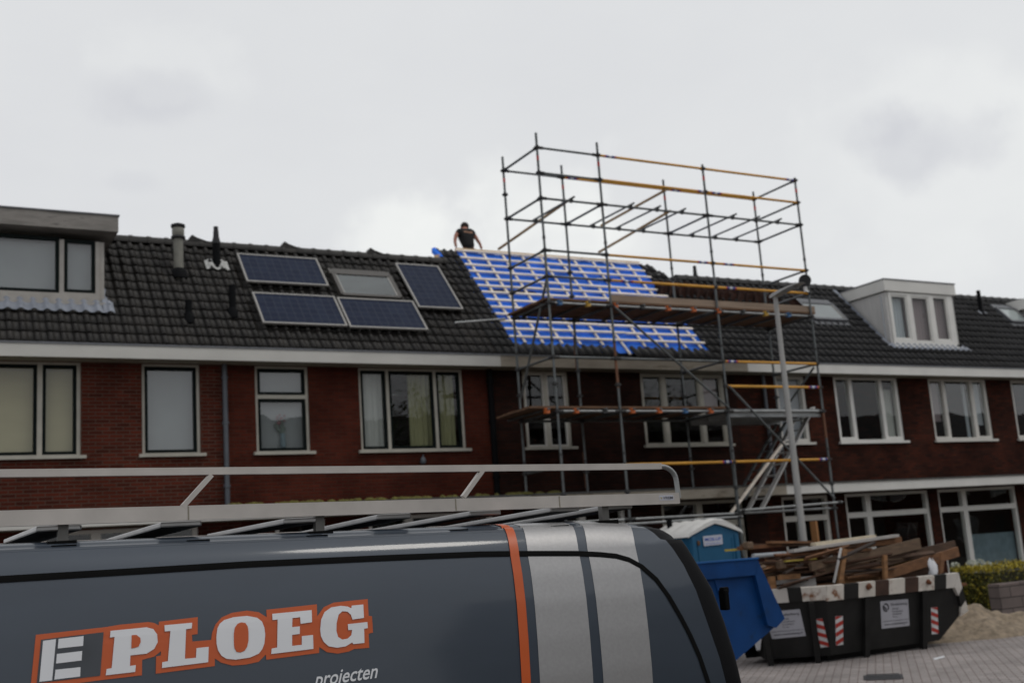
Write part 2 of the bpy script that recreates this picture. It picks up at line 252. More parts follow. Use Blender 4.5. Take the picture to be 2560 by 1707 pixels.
# ------------------------------------------------------------------ mesh tools
XF = None        # optional placing of a whole group (used for the houses across the street)
class MB:
    def __init__(s): s.v = []; s.f = []; s.m = []; s.s = []; s.uv = {}
    def face(s, pts, mi=0, smooth=False):
        b = len(s.v); s.v += [tuple(p) for p in pts]; s.f.append(tuple(range(b, b+len(pts)))); s.m.append(mi); s.s.append(smooth); return len(s.f)-1
    def raw(s, vs, fs, mi=0, smooth=False):
        b = len(s.v); s.v += [tuple(p) for p in vs]
        for f in fs: s.f.append(tuple(i+b for i in f)); s.m.append(mi); s.s.append(smooth)
    def box(s, x0, x1, y0, y1, z0, z1, mi=0):
        vs = [(x, y, z) for z in (z0, z1) for y in (y0, y1) for x in (x0, x1)]
        s.raw(vs, [(0, 2, 3, 1), (4, 5, 7, 6), (0, 1, 5, 4), (2, 6, 7, 3), (0, 4, 6, 2), (1, 3, 7, 5)], mi)
    def bar(s, a, b, w, h, mi=0, up=(0, 0, 1)):
        a = Vector(a); b = Vector(b); d = (b-a).normalized(); u = Vector(up); r = d.cross(u)
        if r.length < 1e-4: r = d.cross(Vector((1, 0, 0)))
        r.normalize(); u = r.cross(d)
        vs = [p + r*(i*w/2) + u*(j*h/2) for p in (a, b) for j in (-1, 1) for i in (-1, 1)]
        s.raw(vs, [(0, 1, 3, 2), (4, 6, 7, 5), (0, 4, 5, 1), (2, 3, 7, 6), (0, 2, 6, 4), (1, 5, 7, 3)], mi)
    def tube(s, a, b, r, n=8, mi=0, r2=None, cap=True):
        a = Vector(a); b = Vector(b); d = (b-a).normalized(); x = d.orthogonal().normalized(); y = d.cross(x); r2 = r if r2 is None else r2
        vs = []
        for p, q in ((a, r), (b, r2)):
            for i in range(n):
                t = 2*math.pi*i/n; vs.append(p + (x*math.cos(t)+y*math.sin(t))*q)
        s.raw(vs, [(i, (i+1) % n, n+(i+1) % n, n+i) for i in range(n)], mi, True)
        if cap: s.raw(vs, [tuple(range(n))[::-1], tuple(range(n, 2*n))], mi)
    def path(s, pts, r, n=8, mi=0):
        for a, b in zip(pts, pts[1:]): s.tube(a, b, r, n, mi)
    def prism(s, poly, vec, mi=0):
        vec = Vector(vec); n = len(poly); a = [Vector(p) for p in poly]; b = [p+vec for p in a]
        s.raw(a+b, [tuple(range(n))[::-1], tuple(range(n, 2*n))] + [(i, (i+1) % n, n+(i+1) % n, n+i) for i in range(n)], mi)
    def lathe(s, c, prof, n=14, mi=0):
        c = Vector(c); vs = []
        for r, z in prof:
            for i in range(n):
                t = 2*math.pi*i/n; vs.append(c+Vector((r*math.cos(t), r*math.sin(t), z)))
        k = len(prof)
        s.raw(vs, [(j*n+i, j*n+(i+1) % n, (j+1)*n+(i+1) % n, (j+1)*n+i) for j in range(k-1) for i in range(n)], mi, True)
        s.raw(vs, [tuple(range(n))[::-1], tuple(range((k-1)*n, k*n))], mi)
    def plate(s, x0, x1, z0, z1, holes, yf, yb, mi=0):
        """upright slab facing -Y with rectangular holes through it"""
        xs = sorted({x0, x1, *[min(max(h[i], x0), x1) for h in holes for i in (0, 1)]}); zs = sorted({z0, z1, *[min(max(h[i], z0), z1) for h in holes for i in (2, 3)]})
        def solid(i, j):
            if i < 0 or j < 0 or i >= len(xs)-1 or j >= len(zs)-1: return False
            cx = (xs[i]+xs[i+1])/2; cz = (zs[j]+zs[j+1])/2
            return not any(h[0] < cx < h[1] and h[2] < cz < h[3] for h in holes)
        for i in range(len(xs)-1):
            for j in range(len(zs)-1):
                if not solid(i, j): continue
                a, b, c, d = xs[i], xs[i+1], zs[j], zs[j+1]
                s.face([(a, yf, c), (b, yf, c), (b, yf, d), (a, yf, d)], mi); s.face([(a, yb, c), (a, yb, d), (b, yb, d), (b, yb, c)], mi)
                if not solid(i-1, j): s.face([(a, yf, c), (a, yf, d), (a, yb, d), (a, yb, c)], mi)
                if not solid(i+1, j): s.face([(b, yf, c), (b, yb, c), (b, yb, d), (b, yf, d)], mi)
                if not solid(i, j-1): s.face([(a, yf, c), (a, yb, c), (b, yb, c), (b, yf, c)], mi)
                if not solid(i, j+1): s.face([(a, yf, d), (b, yf, d), (b, yb, d), (a, yb, d)], mi)
    def build(s, name, mats, parent=None, weld=False, bevel=0, label=None):
        me = bpy.data.meshes.new(name); o = bpy.data.objects.new(name, me); COL.objects.link(o)
        vs = [XF(Vector(p)) for p in s.v] if XF else [Vector(p) for p in s.v]
        root = parent
        while root is not None and root.parent is not None: root = root.parent
        if root is not None: off = Vector(root.location)
        else:
            xs = [p.x for p in vs]; ys = [p.y for p in vs]; zs = [p.z for p in vs]
            off = Vector(((min(xs)+max(xs))/2, (min(ys)+max(ys))/2, min(zs)))
        if root is None: o.location = off
        me.from_pydata([p-off for p in vs], [], s.f)
        if isinstance(mats, str): mats = [mats]
        for k in mats: me.materials.append(MATS[k])
        me.polygons.foreach_set('material_index', s.m); me.polygons.foreach_set('use_smooth', s.s)
        if s.uv:
            ul = me.uv_layers.new(name='UVMap')
            for fi, uvs in s.uv.items():
                for li, q in zip(me.polygons[fi].loop_indices, uvs): ul.data[li].uv = q
        bm = bmesh.new(); bm.from_mesh(me)
        if weld: bmesh.ops.remove_doubles(bm, verts=bm.verts, dist=1e-4)
        bmesh.ops.recalc_face_normals(bm, faces=bm.faces); bm.to_mesh(me); bm.free()
        me.update()
        if bevel:
            md = o.modifiers.new('bevel', 'BEVEL'); md.width = bevel; md.segments = 2; md.limit_method = 'ANGLE'
        if parent is not None: o.parent = parent
        if label: o['label'] = label
        return o
def thing(name, label, cat, loc, group=None, kind=None):
    o = bpy.data.objects.new(name, None); COL.objects.link(o); o.empty_display_size = .2
    o.location = XF(Vector(loc)) if XF else loc
    tag(o, label, cat, group, kind); return o
def tag(o, label=None, cat=None, group=None, kind=None):
    if label: o['label'] = label
    if cat: o['category'] = cat
    if group: o['group'] = group
    if kind: o['kind'] = kind
    return o
def text_mesh(txt, extra=0.0):
    cu = bpy.data.curves.new('lettering', 'FONT'); cu.body = txt; cu.resolution_u = 3; cu.offset = extra
    o = bpy.data.objects.new('lettering', cu); COL.objects.link(o); bpy.context.view_layer.update()
    me = bpy.data.meshes.new_from_object(o.evaluated_get(bpy.context.evaluated_depsgraph_get()))
    vs = [Vector(v.co) for v in me.vertices]; fs = [tuple(p.vertices) for p in me.polygons]
    bpy.data.objects.remove(o); bpy.data.curves.remove(cu); bpy.data.meshes.remove(me)
    x0 = min(v.x for v in vs); x1 = max(v.x for v in vs); z0 = min(v.y for v in vs); z1 = max(v.y for v in vs)
    return [((v.x-x0)/(x1-x0), (v.y-z0)/(z1-z0)) for v in vs], fs
def put_text(mb, txt, o, ux, uz, mi=0, extra=.0):
    """flat lettering filling the parallelogram o, o+ux, o+uz"""
    vs, fs = text_mesh(txt, extra); o = Vector(o); ux = Vector(ux); uz = Vector(uz)
    mb.raw([o+ux*a+uz*b for a, b in vs], fs, mi)

# ------------------------------------------------------------------ setting: ground and street
g = MB(); g.box(-400, 400, -400, 400, -.3, -.004); tag(g.build('ground', 'soil garden'), kind='structure')
g = MB(); g.box(-60, 80, 7.4, 16.4, -.2, 0); tag(g.build('paved_street', 'paving'), kind='structure')
g = MB(); g.box(-60, 80, -10, 7.4, -.2, -.006); tag(g.build('added_road', 'asphalt'), kind='structure')  # unseen dark asphalt, added so the van's side reflects less light
# ------------------------------------------------------------------ houses
WY, EY, EZ, TH = 19.8, 19.38, 5.68, R(48)
GY, FY = 19.22, 18.52                                  # ground-floor front, edge of its flat roof
cT, sT = math.cos(TH), math.sin(TH)
def rp(X, s, h=0.0): return Vector((X, EY+s*cT-h*sT, EZ+s*sT+h*cT))
def rf(x, y):
    d = ray(x, y); n = Vector((0, -sT, cT)); p0 = Vector((0, EY, EZ-EYE)); p = d*(n.dot(p0)/n.dot(d)); return p.x, (p.y-EY)/cT
TW, TR = .205, .262
TPROF = [(0, .0), (.10, .030), (.24, .046), (.40, .032), (.54, .006), (.76, -.006), (.999, .0)]
TLIP = [.028, .048, .060, .050, .028, .020, .026]
SCAL = [.0, .040, .062, .046, .0, -.030, -.012]
def tileh(X, X0, tw):
    u = ((X-X0)/tw) % 1
    for (a, b_), (c, d) in zip(TPROF, TPROF[1:]):
        if u <= c: return b_+(d-b_)*(u-a)/(c-a)
    return 0
def tile_rows(mb, X0, X1, s0, s1, skip=None, seed=1):
    rnd = random.Random(seed); rows = max(1, round((s1-s0)/TR)); tr = (s1-s0)/rows; ncol = max(1, round((X1-X0)/TW)); tw = (X1-X0)/ncol; n = 7
    prof = TPROF
    for r in range(rows):
        for c in range(ncol):
            xa = X0+c*tw; sa = s0+r*tr
            if skip and skip(xa+tw/2, sa+tr/2): continue
            j = rnd.uniform(-.006, .006); t = rnd.uniform(-.006, .01); lo = []; hi = []; un = []
            for (u, h), sk_, lip in zip(prof, SCAL, TLIP):
                lo.append(rp(xa+u*tw, sa-.03+j-sk_, h+lip+t)); hi.append(rp(xa+u*tw, sa+tr+.01, h+.006)); un.append(rp(xa+u*tw, sa-.024+j-sk_, h+.004))
            b = len(mb.v); mb.v += [tuple(p) for p in lo+hi+un]
            for i in range(n-1):
                mb.f.append((b+i, b+i+1, b+n+i+1, b+n+i)); mb.m.append(0); mb.s.append(True)
                mb.f.append((b+2*n+i, b+2*n+i+1, b+i+1, b+i)); mb.m.append(0); mb.s.append(False)
def ridge_tiles(mb, X0, X1, s, lift=.05, step=.33):
    k = round((X1-X0)/step); d = (X1-X0)/k; top = rp(0, s, 0)
    for i in range(k):
        xa = X0+i*d; n = 8
        for (xx0, xx1, r) in ((xa, xa+d*.99, .115), (xa+d*.86, xa+d*1.06, .128)):
            vs = []
            for X in (xx0, xx1):
                for q in range(n+1):
                    t = math.pi*(-.08+1.16*q/n); vs.append((X, top.y-math.cos(t)*r, top.z+lift-.04+math.sin(t)*r))
            mb.raw(vs, [(q, q+1, n+2+q, n+1+q) for q in range(n)], 0, True)
            for o in (0, n+1): mb.face([vs[o+q] for q in range(n+1)], 0)

def window(root, X0, X1, Z0, Z1, cells, Y=WY, frame='frame white', sash='sash green', sw=.055, glass='glass', drape=None, sill=True, inset=.035, sillmat=None, name='window'):
    """timber window: frame with one opening per cell; each cell gets sash, pane and, where given, what hangs behind it"""
    b = MB(); b.plate(X0, X1, Z0, Z1, [c[:4] for c in cells], Y+inset, Y+inset+.11); w = b.build(name, frame, root)
    for i, c in enumerate(cells):
        a0, a1, c0, c1 = c[:4]
        if sash:
            b = MB(); b.plate(a0, a1, c0, c1, [(a0+sw, a1-sw, c0+sw, c1-sw)], Y+inset+.018, Y+inset+.07); b.build('sash', sash, w); e = sw
        else: e = .0
        b = MB(); b.face([(a0+e, Y+inset+.05, c0+e), (a1-e, Y+inset+.05, c0+e), (a1-e, Y+inset+.05, c1-e), (a0+e, Y+inset+.05, c1-e)]); b.build('pane', glass, w)
    for d in (drape or []):
        x0, x1, z0, z1, m, wav = d; b = MB(); n = max(2, int((x1-x0)/.02)) if wav else 1; yy = Y+inset+.17
        for i in range(n):
            p = [x0+(x1-x0)*k/n for k in (i, i+1)]; q = [yy+wav*math.sin(55*x+1.5*math.sin(7*x)) for x in p]
            b.face([(p[0], q[0], z0), (p[1], q[1], z0), (p[1], q[1], z1), (p[0], q[0], z1)], 0, wav > 0)
        b.build('curtain' if wav else 'blind', m, w, weld=True)
    if sill:
        b = MB(); b.box(X0-.06, X1+.08, Y-.07, Y+.03, Z0-.055, Z0-.002); b.build('sill', sillmat or frame, w)
    return w

def house(X0, X1, label, brick, tile, wins, units, gut='fascia grey white', ridge=3.29, tiled=True, skip=None, canopy='fascia clean', seed=1, ridgeX=None, steps=None, name='terraced_house', back=True):
    root = thing(name, label, 'house', ((X0+X1)/2, WY, 0), 'terraced houses in the row')
    e = .001*(seed % 3)
    b = MB()
    holes = [(w[0], w[1], w[2], w[3]) for w in wins]
    b.plate(X0, X1, 2.7, 5.62, holes, WY, WY+.28)
    gh = [(u[0], u[1], .12, 2.66) for u in units]
    b.plate(X0, X1, 0, 2.7, gh, GY, GY+.28)
    yb = 23.8
    b.face([(X0+.01, GY, 0), (X0+.01, yb, 0), (X0+.01, yb, 5.6), (X0+.01, WY, 5.6), (X0+.01, WY, 2.72), (X0+.01, GY, 2.72)])
    b.face([(X1-.01, GY, 0), (X1-.01, yb, 0), (X1-.01, yb, 5.6), (X1-.01, WY, 5.6), (X1-.01, WY, 2.72), (X1-.01, GY, 2.72)])
    b.face([(X0, yb, 0), (X1, yb, 0), (X1, yb, 5.6), (X0, yb, 5.6)])
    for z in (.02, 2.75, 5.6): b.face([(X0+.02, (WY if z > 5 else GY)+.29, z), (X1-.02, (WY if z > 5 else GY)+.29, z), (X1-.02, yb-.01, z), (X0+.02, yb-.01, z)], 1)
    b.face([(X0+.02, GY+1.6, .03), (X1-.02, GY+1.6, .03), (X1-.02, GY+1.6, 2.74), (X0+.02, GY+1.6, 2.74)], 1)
    b.build('wall', [brick, 'room dark'], root)
    # roof body: closed wedge under the tiles, plus back slope
    b = MB(); top = rp(0, ridge, -.03); half = top.y-EY
    for xa_, xb_, rg in (steps or [(X0, X1, ridge)]):
        top = rp(0, rg, -.03); half = top.y-EY; b.prism([(xa_, EY+.05, EZ-.03), (xa_, top.y, top.z), (xa_, top.y+half, EZ-.03)], (xb_-xa_-.001, 0, 0), 0)
    if tiled: tile_rows(b, X0, X1, .06, ridge-.02, skip, seed)
    rx = ridgeX or (X0, X1)
    if tiled: ridge_tiles(b, rx[0], rx[1], ridge)
    roof = b.build('roof', tile, root)
    # boxed gutter
    b = MB(); b.box(X0, X1, EY-.06, EY-.02, 5.455, 5.665, 0); b.box(X0, X1, EY-.02, WY-.002, 5.465, 5.49, 1); b.box(X0, X1, EY-.075, EY+.10, 5.667, 5.70, 2)
    b.build('gutter', [gut, 'soffit', 'zinc'], root)
    # flat roof over the ground-floor front
    b = MB(); b.box(X0, X1, FY, FY+.03, 2.68, 2.872, 0); b.box(X0, X1, FY+.03, GY-.002, 2.69, 2.72, 1); b.box(X0, X1, FY-.02, WY-.002, 2.874, 2.905, 2)
    b.build('canopy', [canopy, 'soffit', 'roofing felt'], root)
    for w in wins:
        kw = dict(w[5]) if len(w) > 5 else {}
        window(root, w[0], w[1], w[2], w[3], w[4], **kw)
    for u in units:
        x0, x1 = u[0], u[1]; sp = u[2]; cells = []
        xs = [x0+.08]
        for q in sp: xs += [q-.075, q+.075]
        xs.append(x1-.08)
        for i in range(0, len(xs), 2):
            nar = xs[i+1]-xs[i] < 1.0
            cells += [(xs[i], xs[i+1], 2.24, 2.60), (xs[i], xs[i+1], .25 if nar else .55, 2.12)]
        window(root, x0, x1, .12, 2.66, cells, Y=GY, frame=u[3] if len(u) > 3 else 'frame pure', sash=None, glass='glass', drape=u[4] if len(u) > 4 else None, sill=False, name='window')
    return root, roof
Zb, Zt = 3.91, 5.44
G = dict(sillmat='frame cream')
def grp(xs, z0=Zb+.02, z1=Zt-.02): return [(a, b, z0, z1) for a, b in xs]
# left pair with dark sashes in red brick
winsA1 = [(.55, 2.85, Zb, 5.46, grp([(.62, 2.18), (2.26, 2.79)]), dict(frame='frame cream', drape=[(.6, 2.82, 3.93, 5.44, 'blind beige', 0)], glass='glass')),
          (3.83, 4.81, Zb, 5.46, grp([(3.88, 4.76)]), dict(frame='frame cream', drape=[(3.86, 4.78, 3.93, 5.44, 'frosted', 0)], glass='glass bright'))]
winsA2 = [(5.79, 6.78, Zb, 5.46, [(5.84, 6.73, 4.94, 5.42), (5.84, 6.73, 3.93, 4.87)], dict(frame='frame cream', drape=[(5.82, 6.76, 3.93, 5.44, 'frosted', 0)], glass='glass bright')),
          (7.76, 9.93, Zb, 5.46, grp([(7.81, 8.32), (8.38, 9.31), (9.37, 9.88)]), dict(frame='frame cream', drape=[(8.85, 9.32, 3.93, 5.44, 'curtain yellow', .025), (9.36, 9.8, 3.93, 5.44, 'curtain yellow', .025), (7.79, 8.34, 3.93, 5.44, 'curtain pale', .012)]))]
winsB = [(11.28, 12.36, Zb, 5.46, grp([(11.34, 11.79), (11.87, 12.30)]), dict(frame='frame cream', sash='frame white', sw=.03)),
         (14.18, 16.46, Zb, 5.46, grp([(14.25, 14.76), (14.86, 15.76), (15.86, 16.39)]), dict(frame='frame cream', sash='frame cream', sw=.03, drape=[(15.87, 16.38, 4.7, 5.44, 'curtain mauve', 0)]))]
winsC = [(17.96, 18.86, Zb, 5.46, [(18.05, 18.77, 4.0, 5.40)], dict(frame='frame white', sash=None, drape=[(18.0, 18.8, 4.0, 5.44, 'blind grey', 0)], glass='glass clear')),
         (19.77, 21.92, Zb, 5.46, [(19.87, 20.28, 4.02, 5.41), (20.39, 21.30, 3.96, 5.41), (21.40, 21.83, 4.02, 5.41)], dict(frame='frame pure', sash=None, drape=[(21.5, 21.85, 3.95, 5.2, 'curtain pale', .02)]))]
winsD = [(22.99, 25.15, Zb, 5.46, [(23.08, 23.51, 4.0, 5.41), (23.62, 24.54, 3.97, 5.41), (24.66, 25.06, 4.0, 5.41)], dict(frame='frame white', sash=None, glass='glass bright', drape=[(23.06, 23.53, 4.4, 5.44, 'curtain mauve', 0), (24.4, 24.55, 3.97, 5.44, 'net curtain', .02), (24.64, 25.08, 4.3, 5.44, 'net curtain', .02)])),
         (26.1, 27.05, Zb, 5.46, [(26.2, 26.95, 4.0, 5.40)], dict(frame='frame white', sash=None, glass='glass bright'))]
winsE = [(28.3, 30.5, Zb, 5.46, grp([(28.4, 29.0), (29.1, 29.9), (30.0, 30.4)]), dict(frame='frame white', sash=None))]
cm = cr(1780, 900, .319); c7b = cr(2060, 900, .3316); c5 = cr(1900, 640, .2933); c1 = cr(0, 500, .2742); c3 = cr(1200, 300, .38261); c4 = cr(1200, 840, .3826)
def gx(f, x, y=1200): return onY(*f(x, y), GY).x
cu1 = (gx(cm, 250), gx(cm, 432)); cu2 = (gx(cm, 556), gx(cm, 925)); cu2m = gx(cm, 705)
cu3 = (gx(c7b, 165, 1100), gx(c7b, 800, 1100)); cu3m = gx(c7b, 345, 1100); cu4 = (gx(c7b, 870, 1100), gx(c7b, 1465, 1100)); cu4m = gx(c7b, 1075, 1100)
P1, P2, P3, P4, P5 = 5.32, 10.55, 16.78, 21.96, 27.2
cu3 = (cu3[0], min(cu3[1], P4-.1)); cu4 = (max(cu4[0], P4+.08), cu4[1])
dormL = (.3, 3.22, 1.16); dormR = (21.98, 24.52, .84)
skipA1 = lambda x, s: x < 3.2 and s > 1.14
hA1, roofA1 = house(.05, P1, 'red brick terraced house with a flat-roofed dormer of weathered boards', 'brick red', 'tile weathered', winsA1, [(.5, 1.4, []), (2.2, 4.6, [3.0])], skip=skipA1, seed=1, canopy='fascia grey white')
hA2, roofA2 = house(P1, P2, 'red brick terraced house carrying four solar panels on its tiled roof', 'brick red plain', 'tile weathered', winsA2, [(5.9, 6.8, []), (7.6, 10.1, [8.4])], seed=2, canopy='fascia grey white')
skipC = lambda x, s: False
skipD = lambda x, s: 22.05 < x < 24.45 and s > .82
hB, roofB = house(P2, P3, 'dark brick terraced house being reroofed, its roof bare blue membrane behind the scaffolding', 'brick dark', 'tile new', winsB, [(11.3, 13.1, [12.1]), (14.0, 16.2, [15.0], 'frame cream')], gut='fascia dirty', ridge=3.84, steps=[(P2, 16.3, 3.82), (16.3, 16.55, 3.5), (16.55, P3, 3.25)], tiled=False, canopy='fascia dirty', seed=3)
hC, roofC = house(P3, P4, 'dark brown brick terraced house behind the street lamp with old tiles stacked on its roof', 'brick brown', 'tile right', winsC, [cu1+([], 'frame cream'), cu2+([cu2m], 'frame white'), cu3+([cu3m],)], gut='fascia clean', skip=None, seed=4)
hD, roofD = house(P4, P5, 'dark brown brick terraced house with a white dormer window on its roof', 'brick brown', 'tile right', winsD, [cu4+([cu4m], 'frame pure', [(cu4m+.2, cu4[1]-.05, .5, 1.55, 'frost blue', 0)]), (cu4[1]+.35, cu4[1]+1.9, [cu4[1]+.9])], gut='fascia clean', skip=skipD, seed=5)
hE, roofE = house(P5, 32.4, 'dark brown brick terraced house farthest right, with a skylight above the gutter', 'brick brown', 'tile right', winsE, [(28.0, 30.0, [28.9])], gut='fascia clean', seed=6)
vz = thing('flower_vase', 'glass vase of pink flowers standing on the sill behind the narrow two-part window', 'vase', (6.32, WY+.16, 4.0))
b = MB(); b.lathe((6.32, WY+.165, 4.0), [(.05, 0), (.06, .08), (.04, .2), (.05, .26)], 10); b.build('vase', 'frost blue', vz)
b = MB()
for k in range(14): b.tube((6.32, WY+.165, 4.24), (6.32+random.gauss(-.02, .07), WY+.165, random.uniform(4.35, 4.52)), .012, 5)
b.build('leaves', 'wilted', vz)
b = MB()
for k in range(12):
    p = (6.28+random.gauss(0, .06), WY+.15, random.uniform(4.42, 4.6)); b.lathe(p, [(.004, -.02), (.028, 0), (.004, .02)], 6)
b.build('petals', 'petal pink', vz)
# moss on the flat roof edge of the house with the panels
b = MB()
for i in range(70):
    x = random.uniform(5.0, 11.2); w = random.uniform(.05, .16); b.lathe((x, FY+random.uniform(.05, .3), 2.9), [(w, 0), (w*.9, .02), (w*.5, .05), (.01, .06)], 7)
b.build('moss', 'moss', hA2)
# downpipes between the houses
def downpipe(root, X, m, z0=2.9, z1=5.47, r=.045, Y=WY-.07):
    b = MB(); b.tube((X, Y, z0), (X, Y, z1), r, 10)
    for z in (3.3, 4.4, 5.2): b.tube((X, Y, z), (X, Y, z+.05), r*1.3, 10)
    b.build('downpipe', m, root)
downpipe(hA1, 5.23, 'pipe grey'); downpipe(hA2, 10.5, 'pipe black', r=.06); downpipe(hC, 17.55, 'pipe grey', r=.04)
b = MB(); b.lathe((8.95, WY-.09, 3.62), [(.03, 0), (.055, .02), (.06, .07), (.04, .12), (.015, .14)], 10); b.bar((8.95, WY-.09, 3.76), (9.0, WY-.01, 3.8), .02, .02); b.build('wall_lamp', 'pipe grey', hA2)

# B: membrane, battens, tile strips
def bplane(mb, X0, X1, s0, s1, h, nx, ns, f):
    vs = [rp(X0+(X1-X0)*i/nx, s0+(s1-s0)*j/ns, h+f(X0+(X1-X0)*i/nx, s0+(s1-s0)*j/ns)) for j in range(ns+1) for i in range(nx+1)]
    mb.raw(vs, [(j*(nx+1)+i, j*(nx+1)+i+1, (j+1)*(nx+1)+i+1, (j+1)*(nx+1)+i) for j in range(ns) for i in range(nx)], 0, True)
bx0, bx1 = 11.05, 15.97
b = MB(); bplane(b, bx0-.2, bx1+.03, .2, 3.84, .0, 90, 60, lambda x, s: .006*math.sin(x*6.4*2)*math.sin(s*11.6)+.003*math.sin(x*17+s*5)); b.build('roof_membrane', 'membrane', hB)
for args in ((P2-.02, bx0, .06, 3.84, None, 31), (bx0, 13.46, .06, .4, None, 33), (13.86, bx1+.01, .06, .4, None, 35), (bx1+.01, P3, .06, 3.84, lambda x, s: s > 3.80-max(0, x-16.25)*1.1, 34)):
    b = MB(); tile_rows(b, *args); b.build('roof_tiles', 'tile new', hB)
for sq, xa_, xb_ in ((2.74, bx0-.1, bx1), (1.42, bx0-.1, bx1-.05)):      # laps between the sheets
    b = MB(); n = 60; xs = [xa_+(xb_-xa_)*i/n for i in range(n+1)]; b.raw([rp(x, sq+q, .012+h_+.004*math.sin(x*9+q*30)) for q, h_ in ((.10, 0), (.0, .008)) for x in xs], [(i, i+1, n+2+i, n+1+i) for i in range(n)], 0, True); b.build('membrane_lap', 'membrane', hB)
b = MB(); b.face([rp(x, q, .018) for x, q in ((11.2, 2.2), (12.45, 2.26), (12.4, 2.37), (11.25, 2.36))]); b.build('gap_shade', 'gap shade navy', hB)  # flat dark patch laid on as the shade inside an open slot
b = MB(); b.bar(rp(bx0, 3.84, .06), rp(bx1, 3.84, .06), .05, .05); b.build('ridge_board', 'batten warm', hB)
b = MB(); p = rp(P2-.05, 3.5, -.02); b.face([rp(P2-.10, 3.86, .02), rp(P2-.03, 3.86, .06), rp(P2+.02, 3.45, .09), rp(P2-.05, 3.45, .08)]); b.face([rp(P2-.10, 3.86, .02), rp(P2-.10, 3.78, -.05), rp(P2-.07, 3.45, .0), rp(P2-.05, 3.45, .08)]); b.build('membrane_flap', 'membrane', hB)
b = MB(); b.bar(rp(P2-.14, 3.5, .0), rp(P2-.02, 3.5, .02), .08, .12); b.build('ridge_timber', 'batten warm', hB)
rows = [3.79, 3.49, 3.22, 2.96, 2.67, 2.41, 2.16, 1.89, 1.62, 1.36, 1.12, .85, .58]
rndb = random.Random(5)
for k, s in enumerate(rows):
    xe = bx1 + (0 if s > 2.3 else -.05) + rndb.uniform(-.03, .05)
    cut = bx0 + (3.1 if k % 2 else 2.2) + rndb.uniform(-.2, .2)
    for a, c in ((bx0-.04, cut), (cut+.012, xe)):
        b = MB(); j = rndb.uniform(-.012, .012); b.bar(rp(a, s+j, .062), rp(c, s+rndb.uniform(-.012, .012), .062), .055, .034, up=(0, -sT, cT)); b.build('batten', 'batten', hB)
for i, x in enumerate([11.21, 11.70, 12.20, 12.70, 13.18, 13.68, 14.10, 14.61, 15.12, 15.62]):
    off = 0
    for sa, sb in ((3.82, 2.72), (2.70, 1.55), (1.53, .42)):
        xx = x+off+rndb.uniform(-.02, .02); off += rndb.choice((-.03, .04, .12, .0))
        if i == 5 and sb < .5: sb = .12
        b = MB(); b.bar(rp(xx, sa, .030), rp(xx+rndb.uniform(-.03, .03), sb, .030), .050, .030, up=(0, -sT, cT)); b.build('counter_batten', 'batten', hB)

# roof fittings
def vent(root, base, top, r, m, cap=None, flash=None, name='vent_pipe'):
    X, s = rf(*base); p = rp(X, s, .03); zt = onY(*top, p.y).z; b = MB()
    if cap == 'cowl':
        b.tube(p-Vector((0, 0, .1)), (X, p.y, zt-.3), r, 12, 0); b.lathe((X, p.y, zt-.3), [(r*.95, .0), (r*1.5, .01), (r*1.5, .05), (r*.95, .06)], 14, 1); b.lathe((X, p.y, zt-.25), [(r*1.1, .0), (r*1.3, .05), (r*1.3, .15), (r*1.1, .17)], 14, 0); b.lathe((X, p.y, zt-.1), [(r*1.1, .02), (r*1.5, .03), (r*1.5, .075), (r*.8, .1)], 14, 1)
        b.lathe(p-Vector((0, 0, .08)), [(r*1.9, 0), (r*1.7, .14), (r*1.05, .2)], 12, 2)
    elif cap == 'cone':
        b.tube(p-Vector((0, 0, .1)), (X, p.y, zt-.34), r, 12, 0); b.lathe((X, p.y, zt-.34), [(r*1.12, 0), (r*1.12, .03), (r*.8, .13), (r*.62, .3), (r*.62, .34)], 12, 1)
    else:
        b.tube(p-Vector((0, 0, .1)), (X, p.y, zt), r, 12, 0); b.lathe(p-Vector((0, 0, .06)), [(r*1.7, 0), (r*1.5, .12), (r*1.05, .2)], 12, 2)
    o = b.build(name, [m, 'vent metal', 'pipe black'], root)
    if flash:
        f = MB(); n = 16
        vs = [rp(X+flash[0]*(-.5+i/n), s+q, .062+.024*math.sin((X+flash[0]*(-.5+i/n))*2*math.pi/TW)) for q in (-flash[1]*.55-.0, flash[1]*.45) for i in range(n+1)]
        f.raw(vs, [(i, i+1, n+2+i, n+1+i) for i in range(n)], 0, True); f.build('flashing', flash[2], o)
vent(hA1, D(410, 634), D(407, 514), .088, 'vent beige', 'cowl'); vent(hA2, D(497, 612), D(494, 521), .074, 'pipe black', 'cone', (.44, .3, 'lime'))
vent(hA2, D(534, 727), D(535, 655), .064, 'pipe black'); vent(hA1, D(433, 738), D(432, 690), .062, 'pipe black'); vent(hC, D(1597, 645), D(1595, 611), .066, 'pipe black', 'cone'); vent(hD, D(2253, 722), D(2253, 668), .055, 'pipe black', None, (.35, .15, 'lead pale'))
def ridge_bump(root, x, y):
    X, s = rf(*D(x, y)); b = MB(); t = rp(X, 3.29, 0)
    b.prism([(X-.09, t.y-.1, t.z+.03), (X+.12, t.y-.1, t.z+.06), (X+.42, t.y-.1, t.z+.07), (X+.12, t.y-.1, t.z+.16), (X+.03, t.y-.1, t.z+.21)], (0, .22, 0)); b.build('ridge_vent', 'tile weathered', root)
for x, y in ((438, 575), (652, 590), (850, 603)): ridge_bump(hA1 if x < 520 else hA2, x, y)
